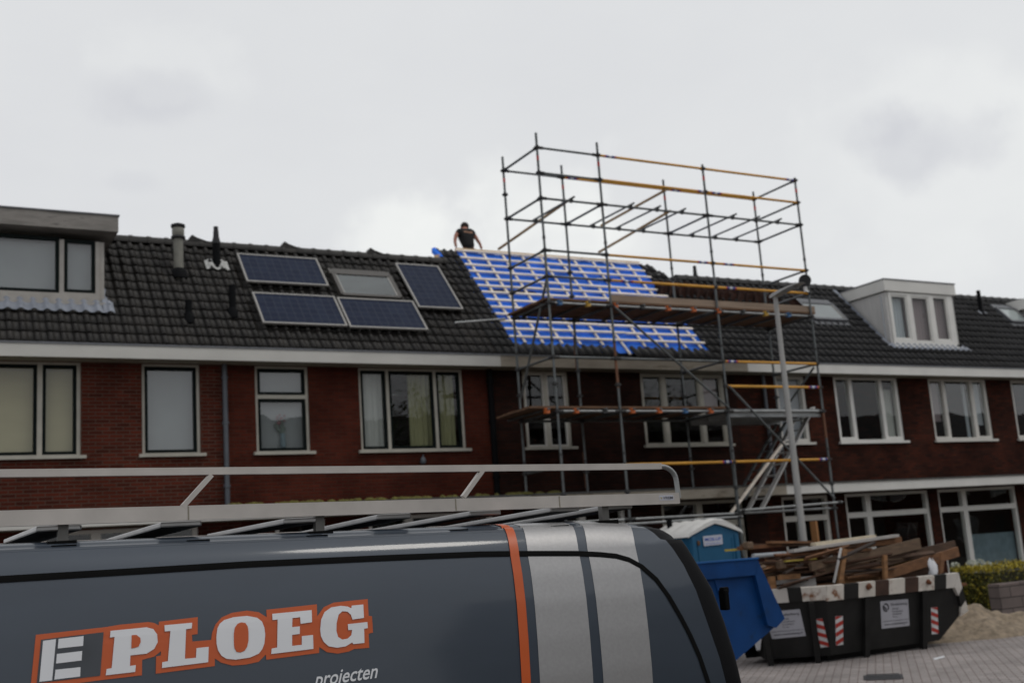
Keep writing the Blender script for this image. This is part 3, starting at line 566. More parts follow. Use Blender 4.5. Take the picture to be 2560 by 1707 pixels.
def skylight(root, X0, X1, s0, s1, fr, blind):
    b = MB(); w = .07; top = .12
    for a, c in (((X0, s0), (X1, s0)), ((X0, s1), (X1, s1)), ((X0, s0), (X0, s1)), ((X1, s0), (X1, s1))): b.bar(rp(a[0], a[1], .08), rp(c[0], c[1], .08), w, .12, up=(0, -sT, cT))
    b.bar(rp(X0-.05, s1+.12, .06), rp(X1+.05, s1+.12, .06), .18, .08, up=(0, -sT, cT)); b.bar(rp(X0-.05, s0-.1, .055), rp(X1+.05, s0-.1, .055), .14, .05, up=(0, -sT, cT))
    k = b.build('skylight', fr, root)
    b = MB(); e = w/2; b.face([rp(X0+e, s0+e, .125), rp(X1-e, s0+e, .125), rp(X1-e, s1-e, .125), rp(X0+e, s1-e, .125)]); b.build('pane', 'glass bright', k)
    b = MB(); b.face([rp(X0+e, s0+e, .112), rp(X1-e, s0+e, .112), rp(X1-e, s1-e, .112), rp(X0+e, s1-e, .112)]); b.build('blind', blind, k)
    for (x0, x1) in ((X0+e, X0+e+.03), (X1-e-.035, X1-e)):
        b = MB(); b.bar(rp((x0+x1)/2, s0+e, .12), rp((x0+x1)/2, s1-e, .12), x1-x0, .02, up=(0, -sT, cT)); b.build('glazing_bar', 'alu frame', k)
skylight(hA2, 7.76, 8.98, 1.70, 2.45, 'skylight frame', 'blind dim'); skylight(hC, 20.05, 21.15, 1.72, 2.42, 'skylight grey', 'frosted'); skylight(hE, 27.75, 28.55, 2.1, 2.75, 'skylight grey', 'skylight blind')

def dormer(root, X0, X1, s, ztop, zroof, over, skin, roofm, cells, winargs, zb=None, fasc=.28):
    p = rp(0, s, .0); Y = p.y; zb = p.z; yb = EY+(zroof-EZ)/math.tan(TH)
    b = MB(); b.box(X0-over, X1+over, Y-over*1.2, yb+.4, zroof-fasc, zroof, 0); b.box(X0-over-.02, X1+over+.02, Y-over*1.2-.02, yb+.4, zroof+.001, zroof+.025, 1); d = b.build('dormer', [roofm, 'zinc'], root)
    for X in (X0, X1):
        sx = 1 if X == X0 else -1; b = MB()
        b.prism([(X, Y, zb-.05), (X, Y, ztop), (X, yb+.3, ztop), (X, yb+.3, ztop-.3)], (sx*.08, 0, 0)); b.build('cheek', skin, d)
    window(root, X0+.082, X1-.082, zb+.02, ztop-.003, cells, Y=Y-.03, inset=.0, name='dormer_window', **winargs)
    return d, Y, zb
YL = rp(0, dormL[2]).y; YR = rp(0, dormR[2]).y
f = lambda x, y: onY(*c1(x, y), YL)
dl, _, zbl = dormer(hA1, .3, f(950, 600).x, dormL[2], f(300, 345).z, f(0, 105).z, .2, 'dormer wood', 'concrete board',
    [(.5, f(540, 500).x, f(270, 838).z, f(270, 325).z), (f(582, 500).x, f(868, 500).x, f(700, 848).z, f(700, 365).z)], dict(frame='dormer wood', sash='sash green', sw=.06, glass='glass bright', sill=True, drape=[(.4, 3.12, 6.58, 7.62, 'frosted', 0)]))
b = MB(); n = 120; xs = [.2+i*(3.42-.2)/n for i in range(n+1)]
b.raw([rp(x, q, .066+tileh(x, .05, 5.27/26)-(.02 if q > 1 else 0)) for q in (.84, 1.19) for x in xs], [(i, i+1, n+2+i, n+1+i) for i in range(n)], 0, True)
b.raw([rp(3.24+.1*k, q, .07) for q in (.86, 2.4) for k in (0, 1)], [(0, 1, 3, 2)]); b.build('lead_apron', 'lead pale', dl)
f = lambda x, y: onY(*c5(x, y), YR)
dr, _, zbr = dormer(hD, f(1088, 500).x, f(1660, 500).x, dormR[2], f(1350, 325).z, f(1065, 205).z, .06, 'cladding', 'fascia clean',
    [(f(1110, 500).x+.06, f(1262, 500).x, f(1200, 710).z, f(1200, 335).z), (f(1296, 500).x, f(1445, 500).x, f(1400, 735).z, f(1400, 350).z), (f(1480, 500).x, f(1600, 500).x, f(1560, 722).z, f(1560, 350).z)],
    dict(frame='frame pure', sash='frame pure', sw=.045, glass='glass clear', sill=True, drape=[(22.0, 22.75, 6.3, 7.6, 'net curtain', .015), (22.78, 23.5, 6.3, 7.6, 'curtain mauve', .008), (23.53, 24.3, 6.3, 7.6, 'curtain mauve', .012)]), fasc=.29)
b = MB(); x0, x1 = f(1088, 500).x-.1, f(1660, 500).x+.25; xs = [x0+i*(x1-x0)/n for i in range(n+1)]
b.raw([rp(x, q, .066+tileh(x, P4, (P5-P4)/round((P5-P4)/TW))-(.02 if q > .8 else 0)) for q in (.66, .87) for x in xs], [(i, i+1, n+2+i, n+1+i) for i in range(n)], 0, True)
b.raw([rp(x0-.02-.12*k, q, .075) for q in (.75, 3.2) for k in (0, 1)], [(0, 1, 3, 2)], 1); b.build('lead_apron', ['lead pale', 'lead'], dr)
# the next dormer, only its corner in view
b = MB(); b.box(28.75, 31, 20.6, 22, 6.9, 7.75, 0); d2 = b.build('dormer', 'cladding', hE); b = MB(); b.box(28.6, 31.1, 20.5, 22, 7.752, 8.05); b.build('dormer_roof', 'fascia clean', d2)

# solar panels lying on the roof
def panel(X0, X1, s0, s1, label):
    p = rp((X0+X1)/2, s0, .1); t = thing('solar_panel', label, 'solar panel', p, 'solar panels on the tiled roof')
    b = MB(); w = .035
    for a, c in (((X0, s0+w/2), (X1, s0+w/2)), ((X0, s1-w/2), (X1, s1-w/2)), ((X0+w/2, s0+w), (X0+w/2, s1-w)), ((X1-w/2, s0+w), (X1-w/2, s1-w))): b.bar(rp(a[0], a[1], .16), rp(c[0], c[1], .16), w, .04, up=(0, -sT, cT))
    b.build('panel_frame', 'alu frame', t)
    b = MB(); q = [(X0+w, s0+w), (X1-w, s0+w), (X1-w, s1-w), (X0+w, s1-w)]; fi = b.face([rp(x, s, .168) for x, s in q]); b.uv[fi] = [(x-X0-w, s-s0-w) for x, s in q]; b.build('cell_sheet', 'cells', t)
    b = MB()
    for x in (X0+.25, X1-.25): b.bar(rp(x, s0+.05, .11), rp(x, s1-.05, .11), .04, .05, up=(0, -sT, cT))
    b.build('mounting_rail', 'alu frame', t)
panel(5.9, 7.52, 1.90, 2.87, 'blue solar panel lying lengthwise at the upper left, beside the vent pipe'); panel(5.92, 7.53, .57, 1.54, 'blue solar panel lying lengthwise at the lower left of the group')
panel(7.57, 9.17, .54, 1.51, 'blue solar panel lying lengthwise just below the skylight'); panel(9.23, 10.22, 1.31, 2.90, 'blue solar panel standing upright to the right of the skylight')

# old tiles stacked on the roof behind the upper guard rail
def tile_mesh():
    b = MB(); n = 6; L_ = .36; w = .21
    for th in (0, 1): pass
    pr = [(-.105, .0), (-.07, .035), (-.02, .045), (.03, .02), (.07, .0), (.105, .004)]
    vs = [(x, y, z) for dz in (0, -.014) for y in (0, L_) for x, z in [(p[0], p[1]+dz) for p in pr]]
    b.raw(vs, [(i, i+1, n+i+1, n+i) for i in range(n-1)], 0, True); b.raw(vs, [(2*n+i, 3*n+i, 3*n+i+1, 2*n+i+1) for i in range(n-1)], 1, True)
    b.raw(vs, [(i, 2*n+i, 2*n+i+1, i+1) for i in range(n-1)]+[(n+i, n+i+1, 3*n+i+1, 3*n+i) for i in range(n-1)]+[(0, n, 3*n, 2*n), (n-1, 3*n-1, 4*n-1, 2*n-1)], 0)
    return b
proto = None; rt = random.Random(3)
xa, sa = rf(1652, 733); xb, sb = rf(1905, 757)
for k in range(13):
    X = xa+(xb-xa)*k/12; s0 = sa+(sb-sa)*k/12-.12
    for q in range(5):
        if proto is None: proto = tile_mesh().build('roof_tile', ['tile old', 'tile clay']); o = proto
        else: o = proto.copy(); COL.objects.link(o)
        p = rp(X+rt.uniform(-.03, .03), s0+.07*q, .05+.03*rt.random()); o.location = p
        o.rotation_euler = (R(72+rt.uniform(-10, 6)), rt.uniform(-.12, .12), R(180)+rt.uniform(-.2, .2))
        tag(o, 'old clay roof tile stacked on edge on the roof behind the yellow guard rail', 'roof tile', 'old roof tiles stacked on the roof')
for (x, y, lab) in ((1925, 752, 'loose red roof tile lying by the street lamp head'), (1975, 762, 'loose red roof tile propped at the right end of the scaffold deck')):
    o = proto.copy(); COL.objects.link(o); X, s = rf(x, y); o.location = rp(X, s-.1, .12); o.rotation_euler = (R(60), R(35), R(120)); tag(o, lab, 'roof tile', 'loose roof tiles')

# ------------------------------------------------------------------ scaffolding
SX = [10.68, 12.05, 14.62, 17.13]; SF, SB = 17.55, 18.9
sc = thing('scaffolding', 'tall tube scaffolding with yellow guard rails standing in front of the bare blue roof', 'scaffolding', (13.9, 18.2, 0))
rs = random.Random(11)
def standard(X, Y, z0, z1, base):
    b = MB(); b.tube((X, Y, z0), (X, Y, z1), .0242, 10)
    for zz in (2.31, 4.31, 6.33, 8.34):
        for dz in (0, .5, 1.0):
            if z0 < zz+dz < z1: b.tube((X, Y, zz+dz-.014), (X, Y, zz+dz+.014), .062, 8, 1); b.tube((X, Y, zz+dz-.04), (X, Y, zz+dz+.04), .034, 8, 1)
    for zz in (7.55, 5.6, 3.5): 
        if z0 < zz < z1: b.tube((X, Y, zz), (X, Y, zz+.05), .031, 8, 1)
    b.tube((X, Y, z0), (X, Y, z0+.35), .019, 8, 1); b.box(X-.075, X+.075, Y-.075, Y+.075, z0-.008 if base else z0, z0+.008, 1)
    if z1 > 9: 
        zc = rs.uniform(9.05, 9.12); b.tube((X, Y, zc), (X, Y, zc+.09), .0262, 8, 2)
    b.build('standard', ['tube galv', 'coupler dark', 'sticker red'], sc)
for i, X in enumerate(SX):
    standard(X, SF, .01, (9.63, 9.6, 9.43, 9.40)[i], True); standard(X, SB, 2.913, (9.63, 9.60, 9.55, 9.52)[i], False)
def ledger(a, b_, m='tube galv', r=.0242, name='ledger'):
    b = MB(); a = Vector(a); b_ = Vector(b_); d = (b_-a).normalized(); b.tube(a, b_, r, 8)
    for p, q in ((a, d), (b_, -d)): b.tube(p+q*.03, p+q*.12, r*1.35, 8, 1)
    b.build(name, [m, 'coupler dark'], sc)
def yrail(a, b_, st=None):
    b = MB(); a = Vector(a); b_ = Vector(b_); b.tube(a, b_, .027, 8)
    L_ = (b_-a).length; d = (b_-a)/L_
    for q in (st or ()):
        b.tube(a+d*(q*L_), a+d*(q*L_+.20), .0282, 8, 1, cap=False); b.tube(a+d*(q*L_+.20), a+d*(q*L_+.24), .0282, 8, 3, cap=False); b.tube(a+d*(q*L_-.035), a+d*(q*L_), .0282, 8, 3, cap=False)
        b.tube(a+d*(q*L_+.06), a+d*(q*L_+.13), .0288, 8, 2, cap=False)
    for p in (a, b_-d*.05): b.tube(p, p+d*.05, .031, 8, 0)
    b.build('guard_rail', ['rail yellow', 'sticker blue', 'sticker white', 'sticker red'], sc)
def F_(i, z): return (SX[i], SF, z)
def B_(i, z): return (SX[i], SB, z)
# top bay
for z in (9.34, 8.84): ledger(F_(0, z), F_(1, z)); yrail(F_(1, z), F_(2, z), (.07,) if z > 9 else (.93,)); yrail(F_(2, z), F_(3, z), (.9,) if z > 9 else (.07,))
ledger(B_(0, 9.34), B_(1, 9.34)); yrail(B_(1, 9.34), B_(2, 9.34), (.05,)); yrail(B_(2, 9.34), B_(3, 9.34), (.08,))
for i in (0, 3):
    for z in (9.34, 8.34, 7.33, 6.83): ledger(F_(i, z), B_(i, z), name='transom')
ledger(F_(3, 8.84), B_(3, 8.84), name='transom')
for z in (8.34,):
    for i in range(3): ledger(F_(i, z), F_(i+1, z)); ledger(B_(i, z), B_(i+1, z))
    for i in (1, 2): ledger(F_(i, z), B_(i, z), name='transom')
    for X in (11.35, 12.72, 13.36, 13.98, 15.28, 15.9, 16.5):
        b = MB(); b.tube((X, SF-.12, z+.05), (X-.02, SB+.12, z+.05), .021, 8)
        for y in (SF, SB): b.box(X-.028, X+.028, y-.03, y+.03, z-.028, z+.04, 1)
        b.build('transom', ['tube galv', 'coupler dark'], sc)
for z in (7.33, 6.83):
    ledger(F_(0, z), F_(1, z)); yrail(F_(1, z), F_(2, z), (.86,) if z > 7 else (.12,)); yrail(F_(2, z), F_(3, z), (.12,))
# decks at 6.33 and 4.31
def deck(z, i0, i1, x0, x1, boards, m='board brown'):
    for i in range(3):
        ledger(F_(i, z), F_(i+1, z), 'tube steel light'); ledger(B_(i, z), B_(i+1, z))
    for i in range(4): ledger(F_(i, z), B_(i, z), name='transom')
    for X in [x0+.3+.62*k for k in range(int((x1-x0)/.62))]:
        b = MB(); b.tube((X, SF-.1, z+.03), (X, SB+.1, z+.03), .022, 8)
        c = rs.choice((1, 2, 2, 2, 3, 4)); b.box(X-.04, X+.04, SF-.06, SF+.035, z-.045, z+.05, c); b.build('transom', ['tube galv', 'coupler dark', 'coupler orange', 'coupler yellow', 'coupler blue'], sc)
    w = (SB-SF+.05)/boards
    cuts = [x0]+[x for x in SX[1:3] if x0+.5 < x < x1-.5]+[x1]
    for k in range(boards):
        for a, c in zip(cuts, cuts[1:]):
            b = MB(); y = SF+.02+k*w; zz = z+.055+rs.uniform(0, .006); o = rs.uniform(-.1, .1); b.box(a+o*.3, c+o*.3-.02, y, y+w-.018, zz, zz+.04); b.build('deck_board', m, sc)
deck(6.33, 0, 3, 10.6, 17.25, 6)
deck(4.31, 0, 3, 10.15, 14.6, 5)
# alloy deck in the last bay of the lower lift
b = MB(); b.box(14.66, 17.1, SF+.05, SB-.05, 4.29, 4.36); 
for y in (SF+.05, SF+.68, SB-.09): b.box(14.66, 17.1, y, y+.04, 4.2, 4.29)
b.build('alloy_deck', 'tube steel light', sc)
b = MB(); b.bar((12.1, SF+.045, 6.475), (17.28, SF+.045, 6.475), .035, .17); b.build('toe_board', 'toe board', sc)
b = MB(); b.bar((10.1, SF+.1, 4.385), (12.0, SF+.1, 4.385), .2, .04); b.build('deck_board', 'board brown', sc)
for z, seg in ((5.31, ((2, 3),)), (4.81, ((2, 3),)), (3.31, ((1, 2), (2, 3)))):
    for i, j in seg: yrail(F_(i, z), F_(j, z), {5.31: (.05,), 4.81: (.88,), 3.31: (.9,)}[z])
ledger(F_(0, 5.31), F_(1, 5.31)); ledger(F_(1, 5.31), F_(2, 5.31)); ledger(F_(0, 5.31), B_(0, 5.31), name='transom'); ledger(F_(3, 5.31), B_(3, 5.31), name='transom'); ledger(F_(2, 5.31), B_(2, 5.31), name='transom')
ledger(F_(0, 3.31), B_(0, 3.31), name='transom')
for i in range(3): ledger(F_(i, 2.31), F_(i+1, 2.31), 'tube steel light')
ledger((9.6, SF-.1, 2.2), (14.6, SF-.1, 2.24), 'tube steel light'); ledger((14.6, SF-.05, 2.36), (17.3, SF-.05, 2.42), 'tube steel light')
def brace(a, b_, m='tube galv'): b = MB(); b.tube(a, b_, .0242, 8); b.build('brace', m, sc)
brace((12.08, SF-.06, 6.3), (14.6, SF-.06, 4.36)); brace((14.66, SF-.06, 4.8), (17.1, SF-.06, 2.5)); brace((10.7, SF+.02, 6.83), (10.66, SB-.1, 4.75)); brace((17.12, SF+.1, 5.25), (17.1, SB-.1, 4.4))
brace((14.62, SF+.05, 4.3), (14.65, SF+.05, .4), 'tube galv')
def tie(i, z, px, up=0):
    a = Vector((SX[i], SB-.06, z)); d = ray(*px); Y = SB+1.9; e = onY(*px, Y); b = MB(); b.bar(a+(a-e).normalized()*.08, e, .042, .042); b.build('tie_bar', 'brace wood', sc)
tie(1, 8.34+.45, c3(120, 845)); tie(2, 9.30, c3(790, 692)); tie(2, 8.80, c3(775, 865))
b = MB(); a = onY(*c3(-165, 1325), 18.95); e = onY(*c3(165, 1300), 18.93); b.tube(a, e, .024, 8); b.build('ledger', 'tube steel light', sc)
for (X, z) in ((12.05, 2.6), (12.05, 4.9)): 
    b = MB(); b.tube((X+.0, SB+.03, z+.4), (X, SB+.03, z+1.1), .028, 8); b.build('standard_sleeve', 'tube rusty', sc)
b = MB(); b.tube((12.05, SF, 4.75), (12.05, SF, 5.65), .0262, 8); b.build('standard_sleeve', 'tube rusty', sc)
b = MB(); b.tube((17.13, SF, 3.75), (17.13, SF, 4.3), .0262, 8); b.build('standard_sleeve', 'tube rusty', sc)

# hoisting wheel on the right end post
p = onY(2012, 702, SF-.05); t = thing('pulley', 'black round hoisting wheel clamped to the right end post of the scaffolding', 'pulley', (p.x, p.y, p.z-.1))
b = MB(); ax = Vector((.62, .78, 0)); b.tube(p-ax*.03, p+ax*.03, .112, 20); b.tube(p-ax*.045, p-ax*.03, .13, 20); b.tube(p+ax*.03, p+ax*.045, .13, 20); b.tube(p-ax*.06, p+ax*.06, .03, 10); b.build('wheel', 'rubber', t)
b = MB(); b.bar(p-Vector((0, 0, .1)), p-Vector((.01, 0, .24)), .05, .05); b.bar(p-Vector((0, 0, .22)), p+Vector((17.13-p.x, .05, -.22)), .04, .04); b.build('bracket', 'alloy', t)

# ladder and props under the lower lift
ld = [onY(*c4(*q), 18.15) for q in ((2130, 475), (1790, 1140))]
t = thing('ladder', 'aluminium ladder leaning up to the lower scaffold deck behind the lamp post', 'ladder', ld[1])
b = MB()
for dy in (-.21, .21):
    b.bar(ld[0]+Vector((0, dy, 0)), ld[1]+Vector((0, dy, 0)), .03, .125, up=(0, 1, 0))
b.build('stile', 'alloy', t)
for k in range(1, 9):
    q = ld[1].lerp(ld[0], k/9); b = MB(); b.tube(q-Vector((0, .2, 0)), q+Vector((0, .2, 0)), .016, 8); b.build('rung', 'alloy', t)
pl = [onY(*c4(*q), 17.9) for q in ((1985, 690), (1640, 1155))]
b = MB(); b.bar(pl[0], pl[1], .05, .045); tag(b.build('plank', 'batten'), 'pale wooden batten leaning against the scaffolding left of the ladder', 'plank')
pl = [onY(*c4(*q), 18.5) for q in ((1965, 570), (1700, 1070))]
t = thing('ladder', 'dull grey ladder leaning in the shade behind the pale batten', 'ladder', pl[1])
b = MB()
for dx in (-.14, .14): b.bar(pl[0]+Vector((0, dx, 0)), pl[1]+Vector((0, dx, 0)), .03, .07, up=(0, 1, 0))
b.build('stile', 'tube galv', t)
for k in range(1, 8):
    q = pl[1].lerp(pl[0], k/8); b = MB(); b.tube(q-Vector((0, .14, 0)), q+Vector((0, .14, 0)), .015, 8); b.build('rung', 'tube galv', t)
# timber upright in front of the door
q0 = onY(*cr(1600, 1220, .2211)(1960, 370), 17.3); b = MB(); b.bar((q0.x+.02, 17.3, 0), (q0.x, 17.3, q0.z), .16, .05); tag(b.build('timber_board', 'post timber'), 'orange-brown timber board standing upright before the blue front door', 'board')

# ------------------------------------------------------------------ street lamp
LY = 16.5; lt = onY(1938, 742, LY); t = thing('street_lamp', 'grey street lamp with a flat head standing in front of the scaffolding', 'street lamp', (lt.x, LY, 0))
b = MB(); b.tube((lt.x, LY, 0), (lt.x, LY, 1.3), .088, 16); b.tube((lt.x, LY, 1.3), (lt.x, LY, 1.42), .088, 16, r2=.07); b.tube((lt.x, LY, 1.42), (lt.x, LY, lt.z), .07, 16, r2=.045); b.build('pole', 'lamp grey', t)
b = MB(); z = lt.z
vs = []
for (y, w, z0, z1) in ((LY+.12, .05, z-.02, z+.05), (LY+.02, .08, z-.03, z+.07), (LY-.22, .10, z+.01, z+.09), (LY-.5, .12, z+.045, z+.095), (LY-.78, .08, z+.07, z+.095)):
    vs += [(lt.x-w, y, z0+.02), (lt.x+w, y, z0+.02), (lt.x+w*.8, y, z1), (lt.x-w*.8, y, z1)]
b.raw(vs, [(4*i+j, 4*i+(j+1) % 4, 4*i+4+(j+1) % 4, 4*i+4+j) for i in range(4) for j in range(4)]+[(3, 2, 1, 0), (16, 17, 18, 19)], 0); b.build('lamp_head', 'lamp grey', t, bevel=.01)
b = MB(); b.box(lt.x-.09, lt.x+.09, LY-.6, LY-.2, z+.035, z+.05); b.build('lens', 'frosted', t)

# ------------------------------------------------------------------ worker on the ridge
def skin_body(name, joints, edges, radii, m, parent, root_i=0, sub=2):
    me = bpy.data.meshes.new(name); o = bpy.data.objects.new(name, me); COL.objects.link(o)
    off = Vector(parent.location) if parent else Vector((0, 0, 0))
    me.from_pydata([Vector(j)-off for j in joints], edges, []); me.update()
    sk = o.modifiers.new('skin', 'SKIN'); sk.use_smooth_shade = True
    for i, v in enumerate(me.skin_vertices[0].data):
        r = radii[i]; v.radius = r if isinstance(r, tuple) else (r, r); v.use_root = (i == root_i)
    s = o.modifiers.new('sub', 'SUBSURF'); s.levels = sub; s.render_levels = sub
    me.materials.append(MATS[m]); o.parent = parent; return o
PY = 22.6; S_ = PY/21.95
def pp(X, z, dy=0): return Vector((X*S_, PY+dy, EYE+(z+.05-EYE)*S_))
per = thing('person', 'roofer in a black T-shirt seen from behind, bending on the roof ridge', 'person', (11.4*S_, PY, 7.75))
hips = pp(11.38, 8.52); zf = 7.80
J = [hips, pp(11.38, 8.72, .06), pp(11.385, 8.93, .14), pp(11.40, 9.03, .2), pp(11.44, 9.10, .27), pp(11.47, 9.17, .33),
     pp(11.20, 8.99, .15), pp(11.11, 8.86, .10), pp(11.055, 8.72, .04), pp(11.06, 8.58, .0),      # left arm
     pp(11.57, 8.99, .15), pp(11.63, 8.86, .10), pp(11.68, 8.72, .04), pp(11.70, 8.58, .0),        # right arm
     pp(11.28, 8.46), pp(11.25, 8.12, .1)+Vector((0, 0, .0)), Vector((11.25*S_, PY+.12, zf+.05)),
     pp(11.48, 8.46), pp(11.53, 8.12, .1), Vector((11.55*S_, PY+.12, zf+.05))]
Ed = [(0, 1), (1, 2), (2, 3), (3, 4), (4, 5), (2, 6), (6, 7), (7, 8), (8, 9), (2, 10), (10, 11), (11, 12), (12, 13), (0, 14), (14, 15), (15, 16), (0, 17), (17, 18), (18, 19)]
Ra = [(.12, .08), (.11, .075), (.12, .08), .06, .058, .085, .065, .047, .037, .028, .065, .047, .037, .028, .095, .065, .05, .095, .065, .05]
skin_body('body', J, Ed, Ra, 'skin', per)
# T-shirt, trousers, hair, shoes follow the body
skin_body('shirt', [pp(11.38, 8.53, .0), pp(11.38, 8.72, .05), pp(11.385, 8.91, .13), pp(11.40, 9.03, .19), pp(11.22, 8.985, .14), pp(11.15, 8.915, .11), pp(11.55, 8.985, .14), pp(11.605, 8.91, .11)],
          [(0, 1), (1, 2), (2, 3), (2, 4), (4, 5), (2, 6), (6, 7)], [(.165, .125), (.158, .12), (.175, .12), .09, .095, .078, .095, .078], 'shirt', per)
skin_body('trousers', [pp(11.38, 8.62, .02), pp(11.38, 8.46), pp(11.28, 8.42), pp(11.25, 8.12, .1), Vector((11.25*S_, PY+.12, zf+.12)), pp(11.48, 8.42), pp(11.53, 8.12, .1), Vector((11.55*S_, PY+.12, zf+.12))],
          [(0, 1), (1, 2), (2, 3), (3, 4), (1, 5), (5, 6), (6, 7)], [(.165, .125), (.165, .13), .11, .085, .068, .11, .085, .068], 'trousers', per)
b = MB(); c = pp(11.47, 9.185, .345)
import itertools
vs = []; fs = []; n = 12
for j in range(7):
    ph = -.35+j*(math.pi/2+.35)/6
    for i in range(n): th = 2*math.pi*i/n; vs.append(c+Vector((.098*math.cos(ph)*math.cos(th), .108*math.cos(ph)*math.sin(th)-.012, .1*math.sin(ph)+.012)))
b.raw(vs, [(j*n+i, j*n+(i+1) % n, (j+1)*n+(i+1) % n, (j+1)*n+i) for j in range(6) for i in range(n)], 0, True); b.build('hair', 'hair', per)
for sx in (-1, 1):
    e = c+Vector((sx*.088, .0, -.03)); b = MB(); b.lathe(e, [(.004, -.03), (.018, -.02), (.02, .01), (.014, .03), (.004, .035)], 8); b.build('ear', 'skin', per)
b = MB(); fc = c+Vector((0, .085, -.05)); b.lathe(fc+Vector((0, .015, -.03)), [(.004, 0), (.018, .01), (.014, .04), (.004, .06)], 8); b.build('nose', 'skin', per)
for sx in (-1, 1): b = MB(); b.lathe(fc+Vector((sx*.033, -.004, .02)), [(.002, -.012), (.012, 0), (.002, .012)], 8); b.build('eye', 'hair', per)
for k, (jx, sx) in enumerate(((9, -1), (13, 1))):   # hands: palm, four fingers, thumb
    w = J[jx]; b_ = []
    pts = [w, w+Vector((sx*.01, -.005, -.05))]; ed = [(0, 1)]; ra = [.027, (.036, .018)]
    for f_ in range(4):
        o = pts[1]+Vector(((f_-1.5)*.018, 0, -.015)); L1 = (.038, .045, .042, .032)[f_]; i0 = len(pts)
        pts += [o, o+Vector(((f_-1.5)*.003, -.012, -L1)), o+Vector(((f_-1.5)*.003, -.032, -L1*1.7))]; ed += [(1, i0), (i0, i0+1), (i0+1, i0+2)]; ra += [.011, .0095, .008]
    i0 = len(pts); pts += [w+Vector((-sx*.03, -.012, -.03)), w+Vector((-sx*.042, -.022, -.065))]; ed += [(1, i0), (i0, i0+1)]; ra += [.012, .009]
    skin_body('hand', pts, ed, ra, 'skin', per, 0, 1)
for sx, jx in ((-1, 16), (1, 19)):
    p = J[jx]; b = MB(); b.prism([(p.x-.05, p.y-.09, zf-.11), (p.x+.05, p.y-.09, zf-.11), (p.x+.055, p.y+.18, zf-.13), (p.x-.055, p.y+.18, zf-.13)], (0, .0, .14)); b.build('shoe', 'shoe', per, bevel=.03)
b = MB()
for k in range(7):
    u = (k+.0)/7; a = pp(11.285+u*.22, 8.965-.016*math.sin(u*3.1), -.0); 
    b.box(a.x, a.x+.026, a.y+.005, a.y+.02, a.z-.018, a.z+.022+.006*(k % 2))
b.build('shirt_print', 'shirt print', per)

# ------------------------------------------------------------------ portable toilet
tx0, tx1, ty0, ty1 = 12.05, 13.10, 15.8, 16.95
t = thing('portable_toilet', 'blue portable toilet with a white ribbed roof behind the blue skip', 'portable toilet', ((tx0+tx1)/2, (ty0+ty1)/2, 0))
b = MB(); xm = (tx0+tx1)/2
b.prism([(tx0, ty0, .02), (tx1, ty0, .02), (tx1, ty0, 1.94), (xm+.0, ty0, 2.10), (tx0, ty0, 1.93)], (0, ty1-ty0, 0))
for x in (tx0+.02, tx1-.10): b.box(x, x+.08, ty0-.02, ty0, .02, 1.9)
b.box(tx0+.14, tx0+.17, ty0-.012, ty0, .02, 1.85); b.box(tx1-.17, tx1-.14, ty0-.012, ty0, .02, 1.85)
for k in range(4): b.box(tx0-.015, tx0, ty0+.1+.26*k, ty0+.2+.26*k, .1, 1.8)
b.build('cabin', 'toilet blue', t, bevel=.008)
b = MB(); n = 14; vs = []
prf = [(-.60, 1.90), (-.57, 1.955), (-.40, 2.03), (-.22, 2.11), (0, 2.17), (.22, 2.15), (.40, 2.07), (.57, 1.97), (.60, 1.92)]
prf2 = [(-.60, 1.885), (-.55, 1.915), (-.36, 1.985), (-.18, 2.05), (0, 2.105), (.18, 2.06), (.36, 2.0), (.55, 1.935), (.60, 1.905)]
ys = [ty0-.04+(ty1-ty0+.08)*i/n for i in range(n+1)]
for i, y in enumerate(ys):
    rib = .028 if (i % 4 in (1, 2) and 0 < i < n) else 0
    vs += [(xm+px_, y, pz+(rib if abs(px_) < .5 else 0)) for px_, pz in prf]
m_ = len(prf)
b.raw(vs, [(i*m_+j, i*m_+j+1, (i+1)*m_+j+1, (i+1)*m_+j) for i in range(n) for j in range(m_-1)], 0, True)
for y in (ys[0], ys[-1]): 
    for j in range(m_-1): b.face([(xm+prf[j][0], y, prf[j][1]), (xm+prf[j+1][0], y, prf[j+1][1]), (xm+prf2[j+1][0], y, prf2[j+1][1]), (xm+prf2[j][0], y, prf2[j][1])])
b.build('roof', 'toilet roof', t)
sg = [onY(*cr(1630, 1280, .1148)(*q), ty0-.025) for q in ((1135, 735), (1545, 700), (1540, 480), (1130, 520))]
b = MB(); b.prism([(sg[0].x, ty0-.012, sg[0].z), (sg[1].x, ty0-.012, sg[0].z+.01), (sg[1].x, ty0-.012, sg[2].z), (sg[0].x, ty0-.012, sg[3].z)], (0, -.012, 0), 0)
w = sg[1].x-sg[0].x; put_text(b, 'MOB-UP', (sg[0].x+w*.08, ty0-.027, sg[3].z-.085), (w*.84, 0, 0), (0, 0, .055), 1, .008); b.box(sg[0].x+w*.08, sg[0].x+w*.92, ty0-.026, ty0-.025, sg[0].z+.03, sg[0].z+.036, 1); b.build('sign', ['sign white', 'sign blue'], t)
b = MB(); q = onY(*cr(1630, 1280, .1148)(1005, 670), ty0); b.lathe((q.x, ty0-.01, q.z-.04), [(.02, 0), (.028, .02), (.028, .06), (.02, .08)], 8); b.build('vent_grille', 'board brown', t)
b = MB(); q = onY(*cr(1630, 1280, .1148)(380, 235), ty1-.2); b.tube((q.x, ty1-.2, 2.0), (q.x, ty1-.2, q.z+.06), .05, 10); b.build('vent_pipe', 'pipe black', t)

